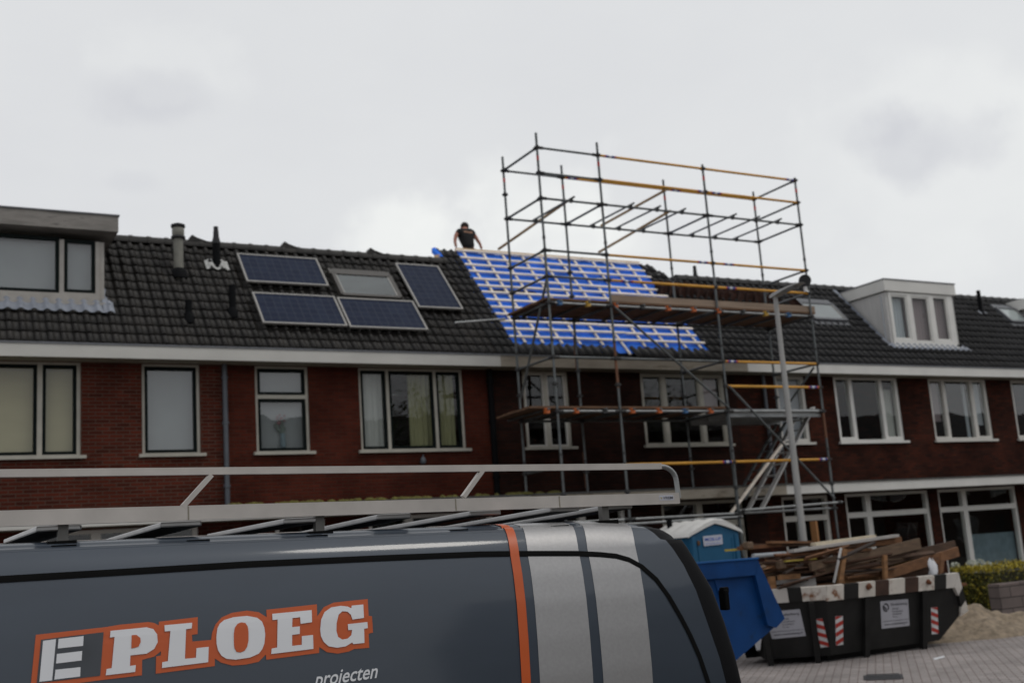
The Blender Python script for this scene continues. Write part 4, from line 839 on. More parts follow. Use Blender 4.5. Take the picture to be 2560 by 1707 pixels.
# ------------------------------------------------------------------ blue skip
BY0, BY1 = 10.3, 12.0
f = lambda x, y: onY(*cr(1720, 1300, .2551)(x, y), BY0)
Pt, Ptip, Plo, Pun = f(680, 378), f(950, 960), f(880, 1050), f(490, 1385)
zt = Pt.z; mlen = 3.4; xL = Pt.x-mlen
def mir(x): return 2*(Pt.x-mlen/2)-x
un = (Pun.x-Plo.x)/(Pun.z-Plo.z); xb = Plo.x+un*(.12-Plo.z)
prof_ = [(Pt.x, zt), (Ptip.x, Ptip.z), (Plo.x, Plo.z), (xb, .12), (mir(xb), .12), (mir(Plo.x), Plo.z), (mir(Ptip.x), Ptip.z), (mir(Pt.x), zt)]
t = thing('skip', 'empty bright blue steel skip half hidden behind the tail of the van', 'skip', (Pt.x-mlen/2, (BY0+BY1)/2, 0))
b = MB()
for y in (BY0+.06, BY1-.10): b.prism([(x, y, z) for x, z in prof_], (0, .04, 0))
for (x0, z0), (x1, z1) in zip(prof_[1:], prof_[2:]): 
    if z0 < zt or z1 < zt: b.face([(x0, BY0+.08, z0+.002), (x1, BY0+.08, z1+.002), (x1, BY1-.08, z1+.002), (x0, BY1-.08, z0+.002)])
b.face([(mir(Ptip.x), BY0+.08, Ptip.z), (mir(Pt.x), BY0+.08, zt), (mir(Pt.x), BY1-.08, zt), (mir(Ptip.x), BY1-.08, Ptip.z)]); b.face([(Ptip.x, BY0+.08, Ptip.z), (Pt.x, BY0+.08, zt), (Pt.x, BY1-.08, zt), (Ptip.x, BY1-.08, Ptip.z)])
b.build('skip_body', 'skip blue', t)
i1, i2 = f(620, 540), f(800, 1050)
for y in (BY0, BY1-.06):
    b = MB()
    b.prism([(mir(Pt.x), y, zt), (Pt.x, y, zt), (Pt.x-.04, y, i1.z), (mir(Pt.x-.04), y, i1.z)], (0, .06, 0), 0)
    b.prism([(Pt.x, y, zt-.002), (Ptip.x, y, Ptip.z), (Plo.x-.02, y, Plo.z), (Plo.x-.14, y, Plo.z+.04), (i1.x+.06, y, i1.z-.001), (Pt.x-.045, y, i1.z+.003)], (0, .06, 0), 0)
    b.box(mir(Pt.x), Pt.x+.01, y-.015, y+.075, zt, zt+.018, 1)  # rim top in a lighter blue, the light from above put into colour
    b.build('rim', ['skip blue', 'skip blue lit'], t)
q = f(330, 560)
for x in (q.x, q.x-1.2):
    b = MB(); b.prism([(x-.07, BY0+.045, i1.z-.002), (x+.10, BY0+.045, i1.z-.002), (x+.04, BY0+.045, i1.z-.16), (x-.02, BY0+.045, i1.z-.2)], (0, .015, 0)); b.tube((x+.0, BY0-.03, i1.z-.17), (x, BY0+.06, i1.z-.17), .03, 8); b.build('lifting_lug', 'skip blue', t)

# ------------------------------------------------------------------ black skip
kk = cr(2050, 1300, .2551); kl = cr(1720, 1300, .2551); NY, NB, FYs = 12.40, 12.62, 14.3
def nk(x, y, Y=NY): return onY(*kk(x, y), Y)
Ct = onY(*kl(1345, 620), NY); Cb = onY(*kl(1402, 1345), NB); Rt = nk(1340, 530); Rtip = nk(1505, 882); Rin = nk(1440, 935); Ru = nk(1190, 1200, NB-.03); Rb = nk(1060, 1235, NB)
ztop = (Ct.z+Rt.z)/2; zfl = .09
Lt = Vector((10.95, 12.95, ztop)); Lb = Vector((11.14, 13.03, zfl)); Et = Vector((11.1, 13.75, ztop)); Eb = Vector((11.45, 13.8, zfl))
t = thing('skip', 'black steel skip with a black and white striped rim heaped with broken timber', 'skip', (12.8, 13.3, 0))
Cb = Vector((Cb.x, NB, zfl)); Ct = Vector((Ct.x, NY, ztop)); Rt = Vector((Rt.x, NY, ztop)); ysl = lambda z: NY+(ztop-z)/(ztop-zfl)*(NB-NY); Rtip = Vector((Rtip.x, ysl(Rtip.z), Rtip.z)); Rin = Vector((Rin.x, ysl(Rin.z), Rin.z)); Rub = Vector((Ru.x, NB, zfl))
Lb = Lt+(Cb-Ct)+(Ct-Lt)*.06+Vector((0, 0, 0)); Eb = Et+(Lb-Lt)+Vector((.28, -.05, 0))
def far(p): return Vector((p.x, 26.7-p.y, p.z))
b = MB()
rimdrop = .21
def dn(p, q, k=rimdrop): return p.lerp(q, k/max(.01, (p.z-q.z)))
side = [Ct, Rt, Rtip, Rin, Rub, Cb]
b.face(side); b.face([far(p) for p in side][::-1])
b.face([Ct, Cb, Lb, Lt]); b.face([Lt, Lb, Eb, Et]); b.face([far(p) for p in (Ct, Cb, Lb, Lt)]); b.face([Et, Eb, far(Lb), far(Lt)])
b.face([Rub, Rin, far(Rin), far(Rub)]); b.face([Rin, Rtip, far(Rtip), far(Rin)]); b.face([Rtip, Rt, far(Rt), far(Rtip)])
b.face([Cb, Rub, far(Rub), far(Cb), far(Lb), Eb, Lb])
b.build('skip_body', 'skip black', t)
# striped rim
def rimband(pts, wh, name='rim'):
    """pts: list of (top point, bottom point); one proud plate per interval, black or white"""
    b = MB()
    for (a, c), (d, e), m in zip(pts, pts[1:], wh):
        n = ((d-a).cross(c-a)).normalized()
        if n.y > 0: n = -n
        o = n*.035
        b.prism([a+o, d+o, e+o, c+o], -n*.05, m)
    b.build(name, ['rim white', 'skip black', 'rim rust', 'rim clean'], t)
dN = (Cb-Ct).normalized(); drop = Vector((0, .2*rimdrop*.85, -rimdrop))
xsr = [Ct.x]+[nk(x, y).x for x, y in ((215, 620), (360, 605), (525, 595), (660, 585), (815, 575), (950, 565), (1105, 555), (1222, 545))]+[Rt.x-.03]
rimband([(Vector((x, NY, ztop)), Vector((x, NY, ztop))+drop) for x in xsr], [0, 1, 0, 2, 0, 2, 0, 1, 3])
sl = [Rt+(Rtip-Rt)*k for k in (0, .38, .72, 1)]; inn = [Rt+Vector((-.10, drop.y, drop.z)), nk(1360, 735, NY+.03), nk(1410, 845, NY+.03), Rin]
rimband(list(zip(sl, [Vector((p.x, q.y+.02, p.z)) for p, q in zip(inn, sl)])), [3, 1, 0], 'rim')
rimband([(Rt+Vector((-.032, 0, .0)), Rt+drop+Vector((-.032, 0, 0))), (Rt, Rt+drop+Vector((-.06, 0, 0)))], [3], 'rim')
cl = [Ct.lerp(Lt, k) for k in (0, .19, .36, .56, .78, 1)]
rimband([(p, p+drop*.9+Vector((.04, .0, 0))) for p in cl], [0, 0, 1, 3, 1]); rimband([(Lt, Lt+drop), (Lt.lerp(Et, .5), Lt.lerp(Et, .5)+drop), (Et, Et+drop)], [3, 1])
for q in (nk(460, 640), nk(1040, 600)):
    b = MB()
    for k in range(5): b.lathe(q+Vector((random.uniform(-.03, .03), -.04, random.uniform(-.05, .02))), [(.004, -.03), (.03, -.015), (.034, .0), (.022, .025), (.004, .03)], 8)
    b.build('lifting_lug', 'rust', t)
# ribs down the sides, runners
for x in (440, 1010):
    p = nk(x, 740, NY+.04); q = nk(x+30, 1330, NB-.02); b = MB(); b.bar((p.x, NY+.02, ztop-rimdrop), (p.x+.02, NB-.04, .01), .08, .07); b.build('rib', 'skip black', t)
for k in (.21, .93):
    a = Ct.lerp(Lt, k)+drop; c = Cb.lerp(Lb, k); b = MB(); b.bar(a+Vector((-.02, -.03, 0)), Vector((c.x-.02, c.y-.03, .01)), .08, .07); b.build('rib', 'skip black', t)
b = MB()
for yy in (12.8, 13.9): b = MB(); b.box(Cb.x+.1, Rub.x-.1, yy, yy+.1, .0, zfl); b.build('runner', 'skip black', t)
def plane_pt(A, B, Cc, k):  # intersect sight line with plane ABC
    n = (B-A).cross(Cc-A); d = ray(*k); o = Vector((0, 0, EYE)); return o + d*(n.dot(A-o)/n.dot(d))
def decal(name, quad, plane, mats, kind):
    A, B, Cc = plane; n = (B-A).cross(Cc-A).normalized()
    if n.y > 0: n = -n
    P = [plane_pt(A, B, Cc, q)+n*.006 for q in quad]; b = MB()         # bl, br, tr, tl
    def at(u, v, e=0): return P[0]*(1-u)*(1-v)+P[1]*u*(1-v)+P[2]*u*v+P[3]*(1-u)*v+n*e
    b.prism(P, -n*.005, 0)
    if kind == 'warn' or kind == 'warn2':
        N_ = 4
        for i in range(-1, N_):
            lo = i/3.4; hi = lo+.5/3.4*1.0; poly = []
            s_ = -1 if kind == 'warn' else 1; sk = .13*s_
            pts = [(0, lo), (1, lo+sk), (1, hi+sk), (0, hi)] if s_ > 0 else [(0, lo+.13), (1, lo), (1, hi), (0, hi+.13)]
            pts = [(u, min(1, max(0, v))) for u, v in pts]
            if max(p[1] for p in pts)-min(p[1] for p in pts) < .02: continue
            b.face([at(u, v, .0025) for u, v in pts], 1)
    else:
        def line(txt, u0, u1, v0, v1, ex=0.0):
            vs, fs = text_mesh(txt, ex); b.raw([at(u0+(u1-u0)*a, v0+(v1-v0)*c, .0025) for a, c in vs], fs, 1)
        line('Stoelenberg', .36, .95, .78, .90, .012); line('Afval', .40, .62, .66, .73); line('Containers', .40, .78, .56, .63); line('Grondwerk', .40, .74, .46, .53); line('Sloop', .40, .58, .36, .42)
        b.face([at(u, v, .0025) for u, v in ((.04, .245), (.96, .245), (.96, .26), (.04, .26))], 1)
        line('www.stoelenberg.nl', .08, .92, .08, .18, .01)
        for k in range(24):
            a0, a1 = [math.pi*2*(k+j)/24 for j in (0, 1)]
            if k in (8, 9, 10, 20): continue
            b.face([at(.18+r*math.cos(a)*.8, .76+r*1.15*math.sin(a), .0025) for r, a in ((.09, a0), (.14, a0), (.14, a1), (.09, a1))], 1)
        b.face([at(u, v, .0025) for u, v in ((.06, .82), (.10, .86), (.22, .70), (.18, .66))], 1)
    b.build(name, mats, t)
near = (Ct, Rt, Cb); left = (Ct, Lt, Cb); endp = (Lt, Et, Lb)
decal('company_sign', [kk(603, 1060), kk(875, 1030), kk(860, 770), kk(588, 792)], near, ['sign grey', 'ink'], 'sign')
decal('company_sign', [kl(825, 1160), kl(1155, 1130), kl(1095, 868), kl(740, 900)], left, ['sign grey', 'ink'], 'sign')
decal('warning_stripe', [kk(155, 1225), kk(225, 1215), kk(220, 935), kk(148, 940)], near, ['stripe white', 'stripe red'], 'warn2')
decal('warning_stripe', [kl(1300, 1245), kl(1380, 1235), kl(1315, 958), kl(1238, 970)], left, ['stripe white', 'stripe red'], 'warn')
decal('warning_stripe', [kk(1093, 1115), kk(1158, 1108), kk(1148, 848), kk(1084, 855)], near, ['stripe white', 'stripe red'], 'warn')
decal('warning_stripe', [kl(672, 1275), kl(705, 1270), kl(718, 1160), kl(650, 1190)], endp, ['stripe white', 'stripe red'], 'warn2')

# timber in the black skip
def plank(a, b_, w, h, m, label=None, group=None, name='plank', up=(0, 0, 1)):
    q = MB(); q.bar(a, b_, w, h, up=up); o = q.build(name, m)
    tag(o, label or 'old brown plank lying in the timber heaped in the black skip', 'plank', group or ('timber heaped in the black skip' if not label else None)); return o
def kp(f, x, y, Y): return onY(*f(x, y), Y)
plank(kp(kl, 1230, 235, 12.9), kp(kk, 525, 158, 13.2), .10, .045, 'lath cream', 'long cream lath lying on top of the timber heap in the black skip')
plank(kp(kl, 1010, 303, 12.75), kp(kk, 745, 150, 13.05), .12, .04, 'lath white', 'whitish lath below the cream one on the timber heap')
plank(kp(kl, 1010, 330, 12.85), kp(kk, 790, 190, 13.1), .05, .10, 'wood 2')
plank(kp(kk, -60, 480, 12.75), kp(kk, 975, 225, 13.0), .04, .16, 'wood 6', 'broad grey-brown board slanting up to the right in the black skip')
plank(kp(kk, 180, 590, 12.72), kp(kk, 620, 500, 12.9), .04, .24, 'wood 3')
plank(kp(kk, 500, 430, 12.95), kp(kk, 1320, 240, 13.15), .04, .14, 'wood 4', 'dark plank rising to the right, uppermost at the right end of the skip')
plank(kp(kk, 600, 545, 12.7), kp(kk, 1350, 305, 12.95), .04, .15, 'wood 2', 'long brown plank rising to the right just above the skip rim')
plank(kp(kk, 640, 620, 12.8), kp(kk, 1060, 480, 13.0), .04, .12, 'wood 1')
plank(kp(kk, 240, 280, 12.62), kp(kk, 190, 640, 12.58), .05, .075, 'wood 3', 'brown post standing on the skip rim with a metal strip beside it', up=(1, 0, 0))
plank(kp(kk, 207, 272, 12.58), kp(kk, 135, 610, 12.55), .025, .025, 'alloy', 'thin grey metal strip leaning along the brown post in the skip', name='metal_strip')
plank(kp(kk, 632, 340, 12.6), kp(kk, 640, 600, 12.58), .05, .065, 'wood 3', 'short brown post upright at the middle of the skip rim', up=(1, 0, 0))
plank(kp(kk, 1195, 330, 12.75), kp(kk, 1180, 560, 12.7), .05, .07, 'wood 2', 'short brown post upright near the right end of the skip', up=(1, 0, 0))
plank(kp(kl, 790, 215, 12.9), kp(kl, 1210, 215, 13.1), .1, .035, 'wood 2'); plank(kp(kl, 530, 250, 13.0), kp(kl, 1230, 235, 13.1), .1, .05, 'wood 4'); plank(kp(kl, 500, 275, 12.9), kp(kl, 900, 240, 13.0), .08, .05, 'wood 0')
plank(kp(kl, 365, 295, 13.0), kp(kl, 620, 275, 13.0), .03, .03, 'strap yellow', 'thin greenish stick poking out to the left towards the toilet', name='stick')
plank(kp(kl, 950, 400, 12.75), kp(kl, 1250, 375, 12.85), .05, .02, 'strap yellow', 'yellow strip lying among the planks in the skip', name='strip')
q = MB(); a = kp(kl, 640, 350, 12.7); q.tube(a, kp(kl, 950, 325, 12.95), .032, 10); tag(q.build('plastic_pipe', 'plastic grey'), 'grey plastic pipe end sticking out at the left of the timber heap', 'pipe')
plank(kp(kl, 850, 640, 12.9), kp(kl, 1245, 600, 12.75), .05, .17, 'lath white', 'pale grey board standing just inside the left rim of the skip')
plank(kp(kl, 815, 550, 12.85), kp(kl, 830, 670, 12.85), .06, .1, 'wood 3', up=(1, 0, 0)); plank(kp(kl, 890, 560, 12.7), kp(kl, 1090, 545, 12.8), .05, .07, 'wood 3')
plank(kp(kl, 1200, 460, 12.7), kp(kl, 1460, 380, 12.8), .05, .11, 'wood 6')
rp_ = random.Random(21)
for k in range(95):
    u = rp_.random(); x = 11.35+2.9*u; y = 12.75+rp_.random()*1.25
    hmax = 1.02+.52*math.sin(min(1, max(0, (x-11.1)/1.2))*math.pi/2)*(1-.25*max(0, x-13.3)); z = .75+(hmax-.75)*rp_.random()**.6
    a = rp_.gauss(.02, .28); e = rp_.gauss(.04, .09); L_ = rp_.uniform(.5, 1.9)
    d = Vector((math.cos(a)*math.cos(e), math.sin(a)*math.cos(e), math.sin(e)))*L_/2; c = Vector((x, y, z))
    if c.x-abs(d.x) < 11.15: c.x = 11.15+abs(d.x)
    plank(c-d, c+d, rp_.uniform(.035, .13), rp_.uniform(.02, .045), 'wood %d' % rp_.randrange(7), up=(rp_.gauss(0, .4), rp_.gauss(0, .4), 1))
for k in range(45):
    x = rp_.uniform(11.25, 13.0); y = rp_.uniform(12.65, 13.3); z = rp_.uniform(1.12, 1.56); a = rp_.gauss(.03, .16); L_ = rp_.uniform(.5, 1.5); d = Vector((math.cos(a), math.sin(a), rp_.gauss(.05, .06)))*L_/2; c = Vector((max(x, 11.15+abs(d.x)), y, z))
    plank(c-d, c+d, rp_.uniform(.03, .08), rp_.uniform(.015, .03), 'wood %d' % rp_.choice((0, 1, 1, 2, 4, 5, 5)), up=(rp_.gauss(0, .5), rp_.gauss(0, .5), 1))
for (x, y) in ((600, 245), (920, 440)):
    q = MB(); a = kp(kl, x, y, 12.8); q.box(a.x-.06, a.x+.06, a.y-.03, a.y+.08, a.z-.05, a.z+.05); tag(q.build('timber_block', 'wood 6', bevel=.02), 'pale sawn beam end on the left top of the timber heap' if x == 600 else 'small pinkish beam end low in the timber heap on the left', 'beam')
q = MB(); A = kp(kk, 1095, 480, 12.5); n = 8; vs = []
for j in range(7):
    for i in range(n): 
        th = 2*math.pi*i/n; r = (.02, .075, .085, .08, .075, .06, .03)[j]*(1+.35*math.sin(3*th+j)); vs.append(A+Vector((r*math.cos(th), r*.5*math.sin(th)-.02, -.15+j*.05+.03*math.cos(2*th))))
q.raw(vs, [(j*n+i, j*n+(i+1) % n, (j+1)*n+(i+1) % n, (j+1)*n+i) for j in range(6) for i in range(n)]+[tuple(range(n))], 0, True); tag(q.build('rag', 'cloth white'), 'crumpled white rag hanging over the right part of the skip rim', 'rag')

# ------------------------------------------------------------------ sand, block wall, hedge, flowers, manhole
def heap(name, cx, cy, rx, ry, h, m, label, cat, seed, n=64):
    r = random.Random(seed); ph = [r.uniform(0, 6) for _ in range(12)]; q = MB(); vs = []
    for j in range(n+1):
        for i in range(n+1):
            u, v = i/n*2-1, j/n*2-1; d = math.hypot(u, v); a = math.atan2(v, u)
            z = h*max(0, 1-d/(.86+.1*math.sin(3*a+ph[0])+.05*math.sin(7*a+ph[1])))**.85
            z *= 1+.38*math.sin(5*u+ph[2])*math.sin(6*v+ph[3])+.26*math.sin(13*u+ph[4]+3*v)*math.sin(11*v+ph[5])+.12*math.sin(23*u+ph[8]-5*v)*math.sin(19*v+ph[9])
            z += (.012*math.sin(31*u+ph[6]+7*v)*math.sin(27*v+ph[7])+.022*r.uniform(-1, 1))*(1 if z > .03 else 0)
            vs.append((cx+u*rx, cy+v*ry, max(-.03, z-.015)))
    q.raw(vs, [(j*(n+1)+i, j*(n+1)+i+1, (j+1)*(n+1)+i+1, (j+1)*(n+1)+i) for j in range(n) for i in range(n)], 0, True)
    return tag(q.build(name, m), label, cat)
heap('sand_pile', 16.1, 13.75, 2.3, 1.35, .40, 'sand', 'heap of brownish building sand at the right end of the black skip', 'sand pile', 4)
BW0 = onZ(*kk(1780, 930), 0)
q = MB(); q.box(18.25, 21.4, 14.75, 15.0, 0, .66); tag(q.build('garden_wall', 'blockwork', bevel=.01), 'low wall of grey-pink concrete blocks in front of the hedge', 'garden wall')
hx0, hx1, hy0, hy1, hz = 19.25, 24.5, 15.75, 16.75, .93
t = thing('hedge', 'clipped yellow-green hedge behind the low block wall', 'hedge', ((hx0+hx1)/2, (hy0+hy1)/2, 0))
q = MB(); q.box(hx0+.12, hx1-.12, hy0+.12, hy1-.12, 0, hz-.12); q.build('branches', 'hedge twig', t)
q = MB(); rh = random.Random(9)
def leaf(q, p, sz, mi):
    d = Vector((rh.gauss(0, 1), rh.gauss(0, 1), rh.gauss(.3, 1))).normalized(); x = d.orthogonal().normalized(); y = d.cross(x)
    q.face([p-x*sz, p+y*sz*.5, p+x*sz, p-y*sz*.5], mi)
for k in range(9000):
    x = rh.uniform(hx0, hx1); z = rh.uniform(.02, hz); y = hy0+abs(rh.gauss(0, .06))
    w = rh.random()
    if w < .42: y = rh.uniform(hy0, hy1); z = hz+rh.gauss(0, .035)-.02
    elif w < .6: x = hx0+abs(rh.gauss(0, .07)); y = rh.uniform(hy0, hy1)
    p = Vector((x+.03*math.sin(z*9), y+.05*math.sin(x*5)*math.sin(z*6), z+.02*math.sin(x*4)))
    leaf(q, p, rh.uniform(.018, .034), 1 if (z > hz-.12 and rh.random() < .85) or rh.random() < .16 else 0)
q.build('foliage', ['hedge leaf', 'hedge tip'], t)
for (x, y, s) in ((1325, 440, .085), (1480, 425, .10), (1560, 418, .11), (1655, 433, .085)):
    c = onY(*kk(x, y), 17.1); q = MB()
    for k in range(160):
        d = Vector((rh.gauss(0, 1), rh.gauss(0, 1), rh.gauss(.2, .8))).normalized(); leaf(q, c+Vector((d.x*s, d.y*s, d.z*s*.75)), .02, 0)
    tt = thing('flower', {1325: 'faded white hydrangea bloom at the left end of the hedge', 1480: 'white hydrangea bloom above the hedge, second from the left', 1560: 'largest white hydrangea bloom behind the hedge', 1655: 'white hydrangea bloom farthest right behind the hedge'}[x], 'flower', (c.x, c.y, 0), 'white blooms behind the hedge')
    o = q.build('bloom', 'bloom', tt); q = MB(); q.tube((c.x+.03, c.y+.05, 0), c, .01, 6); q.build('stem', 'leaf', tt)
    q = MB()
    for k in range(50): leaf(q, Vector((c.x+rh.gauss(0, .12), c.y+rh.gauss(0, .1), rh.uniform(.3, c.z-.06))), .06, 0)
    q.build('leaves', 'leaf', tt)
mc = onZ(2208, 1692, 0); q = MB(); q.prism([(mc.x-.33, mc.y, .004), (mc.x, mc.y-.33, .004), (mc.x+.33, mc.y, .004), (mc.x, mc.y+.33, .004)], (0, 0, .004)); 
for k in range(5): a = -.2+k*.1; q.bar((mc.x+a-.14, mc.y+a+.14, .009), (mc.x+a+.14, mc.y+a-.14, .009), .03, .006)
tag(q.build('drain_cover', 'iron'), 'square iron drain cover set cornerwise in the brick paving', 'drain cover')
q = MB(); q.face([tuple(onZ(*kk(x, y), .006)) for x, y in ((1110, 1350), (1215, 1325), (1222, 1338), (1125, 1366))]); tag(q.build('paper_scrap', 'cloth white'), 'small white paper scrap on the paving before the skip', 'litter')

# ------------------------------------------------------------------ van
VW = 1.9
PROF = [(5.14, .30), (5.10, .45), (5.075, .75), (5.07, .95), (5.085, 1.2), (5.105, 1.38), (5.132, 1.56), (5.165, 1.70), (5.195, 1.79), (5.203, 1.815), (5.213, 1.84), (5.232, 1.875), (5.258, 1.908), (5.285, 1.930), (5.308, 1.942), (5.322, 1.938), (5.338, 1.938), (5.352, 1.952), (5.43, 1.966), (5.62, 1.975), (5.85, 1.98), (6.15, 1.982)]
def pitch(X): return -.014*(X-.44)
def yprof(z):
    for (y0, z0), (y1, z1) in zip(PROF[:14], PROF[1:15]):
        if z <= z1: return y0+(y1-y0)*max(0, min(1, (z-z0)/(z1-z0)))
    return PROF[14][0]
def vsurf(X, z, e=0.0):
    zz = z-pitch(X); y = yprof(zz); dy = (yprof(zz+.01)-yprof(zz-.01))/.02; n = Vector((0, -1, dy)).normalized()
    return Vector((X, y, z))+n*e
def onvan(x, y, e=0.0):
    Y = 5.2
    for _ in range(12): p = onY(x, y, Y); Y = .5*Y+.5*yprof(p.z-pitch(p.x))
    return vsurf(p.x, p.z, e)
def interp(tab, z):
    if z <= tab[0][0]: return tab[0][1]
    for (a, b_), (c, d) in zip(tab, tab[1:]):
        if z <= c: return b_+(d-b_)*(z-a)/(c-a)
    return tab[-1][1]
def edge_table(pts, lo, top):
    tb = []
    for x, y in pts:
        Y = 5.15
        for _ in range(8): p = onY(x, y, Y); Y = yprof(p.z-pitch(p.x))+.02
        tb.append((p.z-pitch(p.x), p.x))
    tb.sort()
    return [(0.0, tb[0][1]+lo)]+tb+top
XS = edge_table([(1827, 1707), (1784, 1580), (1741, 1459), (1700, 1383)], .06, [(1.905, 3.80), (1.94, 3.77), (1.966, 3.72), (1.975, 3.66), (1.983, 3.52)])
XS = [(z, x-.035) for z, x in XS]
XR = edge_table([(1858, 1707), (1815, 1560), (1773, 1450), (1752, 1425), (1733, 1387)], .07, [(1.905, 3.90), (1.94, 3.86), (1.966, 3.81), (1.975, 3.75), (1.983, 3.6)])
def XFr(z): return interp([(0, -1.42), (.75, -1.42), (.95, -1.36), (1.12, -.95), (1.56, -.45), (1.9, -.05), (1.966, .1), (1.982, .4)], z)
def vansag(X, z):   # roof falls away a little over the tail doors
    return -.03*max(0, (X-3.3)/.5)**2 if z > 1.85 else 0
van = thing('van', 'dark grey panel van with orange and silver stripes and a silver roof rack', 'van', (1.4, 6.15, 0))
NS = 44; vs = []; cols = 0
for (y, z) in PROF:
    xs_, xr_, xf_ = interp(XS, z), interp(XR, z), XFr(z); row = []
    d = y-5.05; ym = 6.15
    row += [(xf_, ym), (xf_+.02, ym-(ym-y)*.6), (xf_+.10, y+.12*(1 if y < 5.9 else 0)), (xf_+.3, y)]
    for i in range(1, NS+1): row.append((xf_+.3+(xs_-xf_-.3)*i/NS, y))
    side_n = len(row)
    r_ = min(.028, (ym-y)*.5)
    for k in range(1, 7):
        a = k/6*math.pi/2; row.append((xs_+(xr_-xs_)*math.sin(a), y+r_*(1-math.cos(a))))
    row += [(xr_+.01, y+(ym-y)*.5 if ym-y > .4 else ym-.001), (xr_+.015, ym)]
    cols = len(row); vs.append([(X, Y, z+pitch(X)+vansag(X, z)) for X, Y in row])
def van_skin(c0, c1, name, m, r0=0):
    q = MB(); pts = [vs[r][c] for r in range(len(PROF)) for c in range(c0, c1+1)]; w = c1-c0+1
    fs = [(r*w+c, r*w+c+1, (r+1)*w+c+1, (r+1)*w+c) for r in range(len(PROF)-1) for c in range(w-1)]
    q.raw(pts, fs, 0, True); q.raw([(p[0], 12.3-p[1], p[2]) for p in pts], fs, 0, True)
    o = q.build(name, m, van, weld=True); return o
van_skin(0, side_n-1, 'body', 'paint grey'); van_skin(side_n-1, cols-1, 'tailgate', 'paint black')
for xd in (375, 1165, 1865, 2700, 3300):       # plugs in the roof channel
    X = onY(*cr(0, 1260, .42517)(xd, 230), 5.32).x; q = MB(); q.box(X-.05, X+.05, 5.306, 5.334, 1.939+pitch(X), 1.947+pitch(X)); q.build('roof_plug', 'trim black', van)
q = MB(); q.face([(-1.3, 5.2, .3), (4.1, 5.2, .26), (4.1, 7.1, .26), (-1.3, 7.1, .3)]); q.build('underbody', 'trim black', van)
for X in (-.55, 3.0):
    for y in (5.1, 7.0):
        q = MB(); q.tube((X, y, .33), (X, y+.2, .33), .33, 24); w = q.build('wheel', 'tyre', van); q = MB(); q.tube((X, y-.012 if y < 6 else y+.2, .33), (X, y if y < 6 else y+.212, .33), .2, 20); q.build('wheel_rim', 'rim steel', w)
# windscreen and cab window (in front of the picture's left edge)
q = MB(); 
for yy in (0, 1): pass
q.face([(XFr(1.15)+.0-.015, 5.35, 1.17), (XFr(1.85)-.03, 5.45, 1.84), (XFr(1.85)-.03, 6.85, 1.84), (XFr(1.15)-.015, 6.95, 1.17)]); q.build('windscreen', 'van glass', van)
def van_strip(name, m, path, half, e, step=.02, vert=True):
    """band lying on the van's skin along a list of (x0, x1, z) rows"""
    q = MB(); P = []
    for (a, c, z) in path: P.append([vsurf(a+(c-a)*k/4, z+0, e) for k in range(5)])
    v_ = [p for r in P for p in r]; q.raw(v_, [(r*5+c, r*5+c+1, (r+1)*5+c+1, (r+1)*5+c) for r in range(len(P)-1) for c in range(4)], 0, True); return q.build(name, m, van)
def vrows(p_top, p_trim, p_bot, e, roof=True):
    """follow a stripe edge: photo points at trim and at the bottom give its slant"""
    a = onvan(*p_trim); b_ = onvan(*p_bot); return a, b_
def stripe(name, m, L3, R3, e):
    """L3/R3: (roofline, groove, lower) sight points of left and right edges; band over the roof edge and down the side"""
    la, lb = onvan(*L3[1]), onvan(*L3[2]); ra, rb = onvan(*R3[1]), onvan(*R3[2]); q = MB(); P = []
    zs = [.6+.03*i for i in range(60)]
    for z in zs:
        if z > 1.78: break
        k = (z-lb.z)/(la.z-lb.z); xl = lb.x+(la.x-lb.x)*k; k = (z-rb.z)/(ra.z-rb.z); xr = rb.x+(ra.x-rb.x)*k
        P.append([vsurf(xl+(xr-xl)*j/6, z, e) for j in range(7)])
    xl, xr = la.x, ra.x; lt_ = onY(*L3[0], 5.38).x; rt_ = onY(*R3[0], 5.38).x
    for i in range(9, len(PROF)):
        y, z = PROF[i]; y0, z0 = PROF[i-1]; y1, z1 = PROF[min(i+1, len(PROF)-1)]; n = Vector((0, -(z1-z0), (y1-y0))).normalized(); k = min(1, (y-5.2)/.18)
        k = (1-(1-k)**1.5)
        a, c = xl+(lt_-xl)*k, xr+(rt_-xr)*k
        P.append([Vector((a+(c-a)*j/6, y, z+pitch(a+(c-a)*j/6)+vansag(a+(c-a)*j/6, z)))+n*e for j in range(7)])
    v_ = [p for r in P for p in r]; q.raw(v_, [(r*7+c, r*7+c+1, (r+1)*7+c+1, (r+1)*7+c) for r in range(len(P)-1) for c in range(6)], 0, True); return q.build(name, m, van)
k6 = cr(1200, 1260, .2851)
stripe('orange_stripe', 'foil orange', (k6(165, 188), k6(258, 415), k6(362, 1568)), (k6(238, 188), k6(335, 415), k6(442, 1568)), .005)
stripe('silver_stripe', 'foil silver', (k6(330, 188), k6(413, 412), k6(525, 1568)), (k6(765, 188), k6(865, 418), k6(992, 1568)), .002)
stripe('silver_stripe', 'foil silver', (k6(855, 188), k6(945, 418), k6(1082, 1568)), (k6(1275, 200), k6(1375, 440), k6(1515, 1568)), .002)
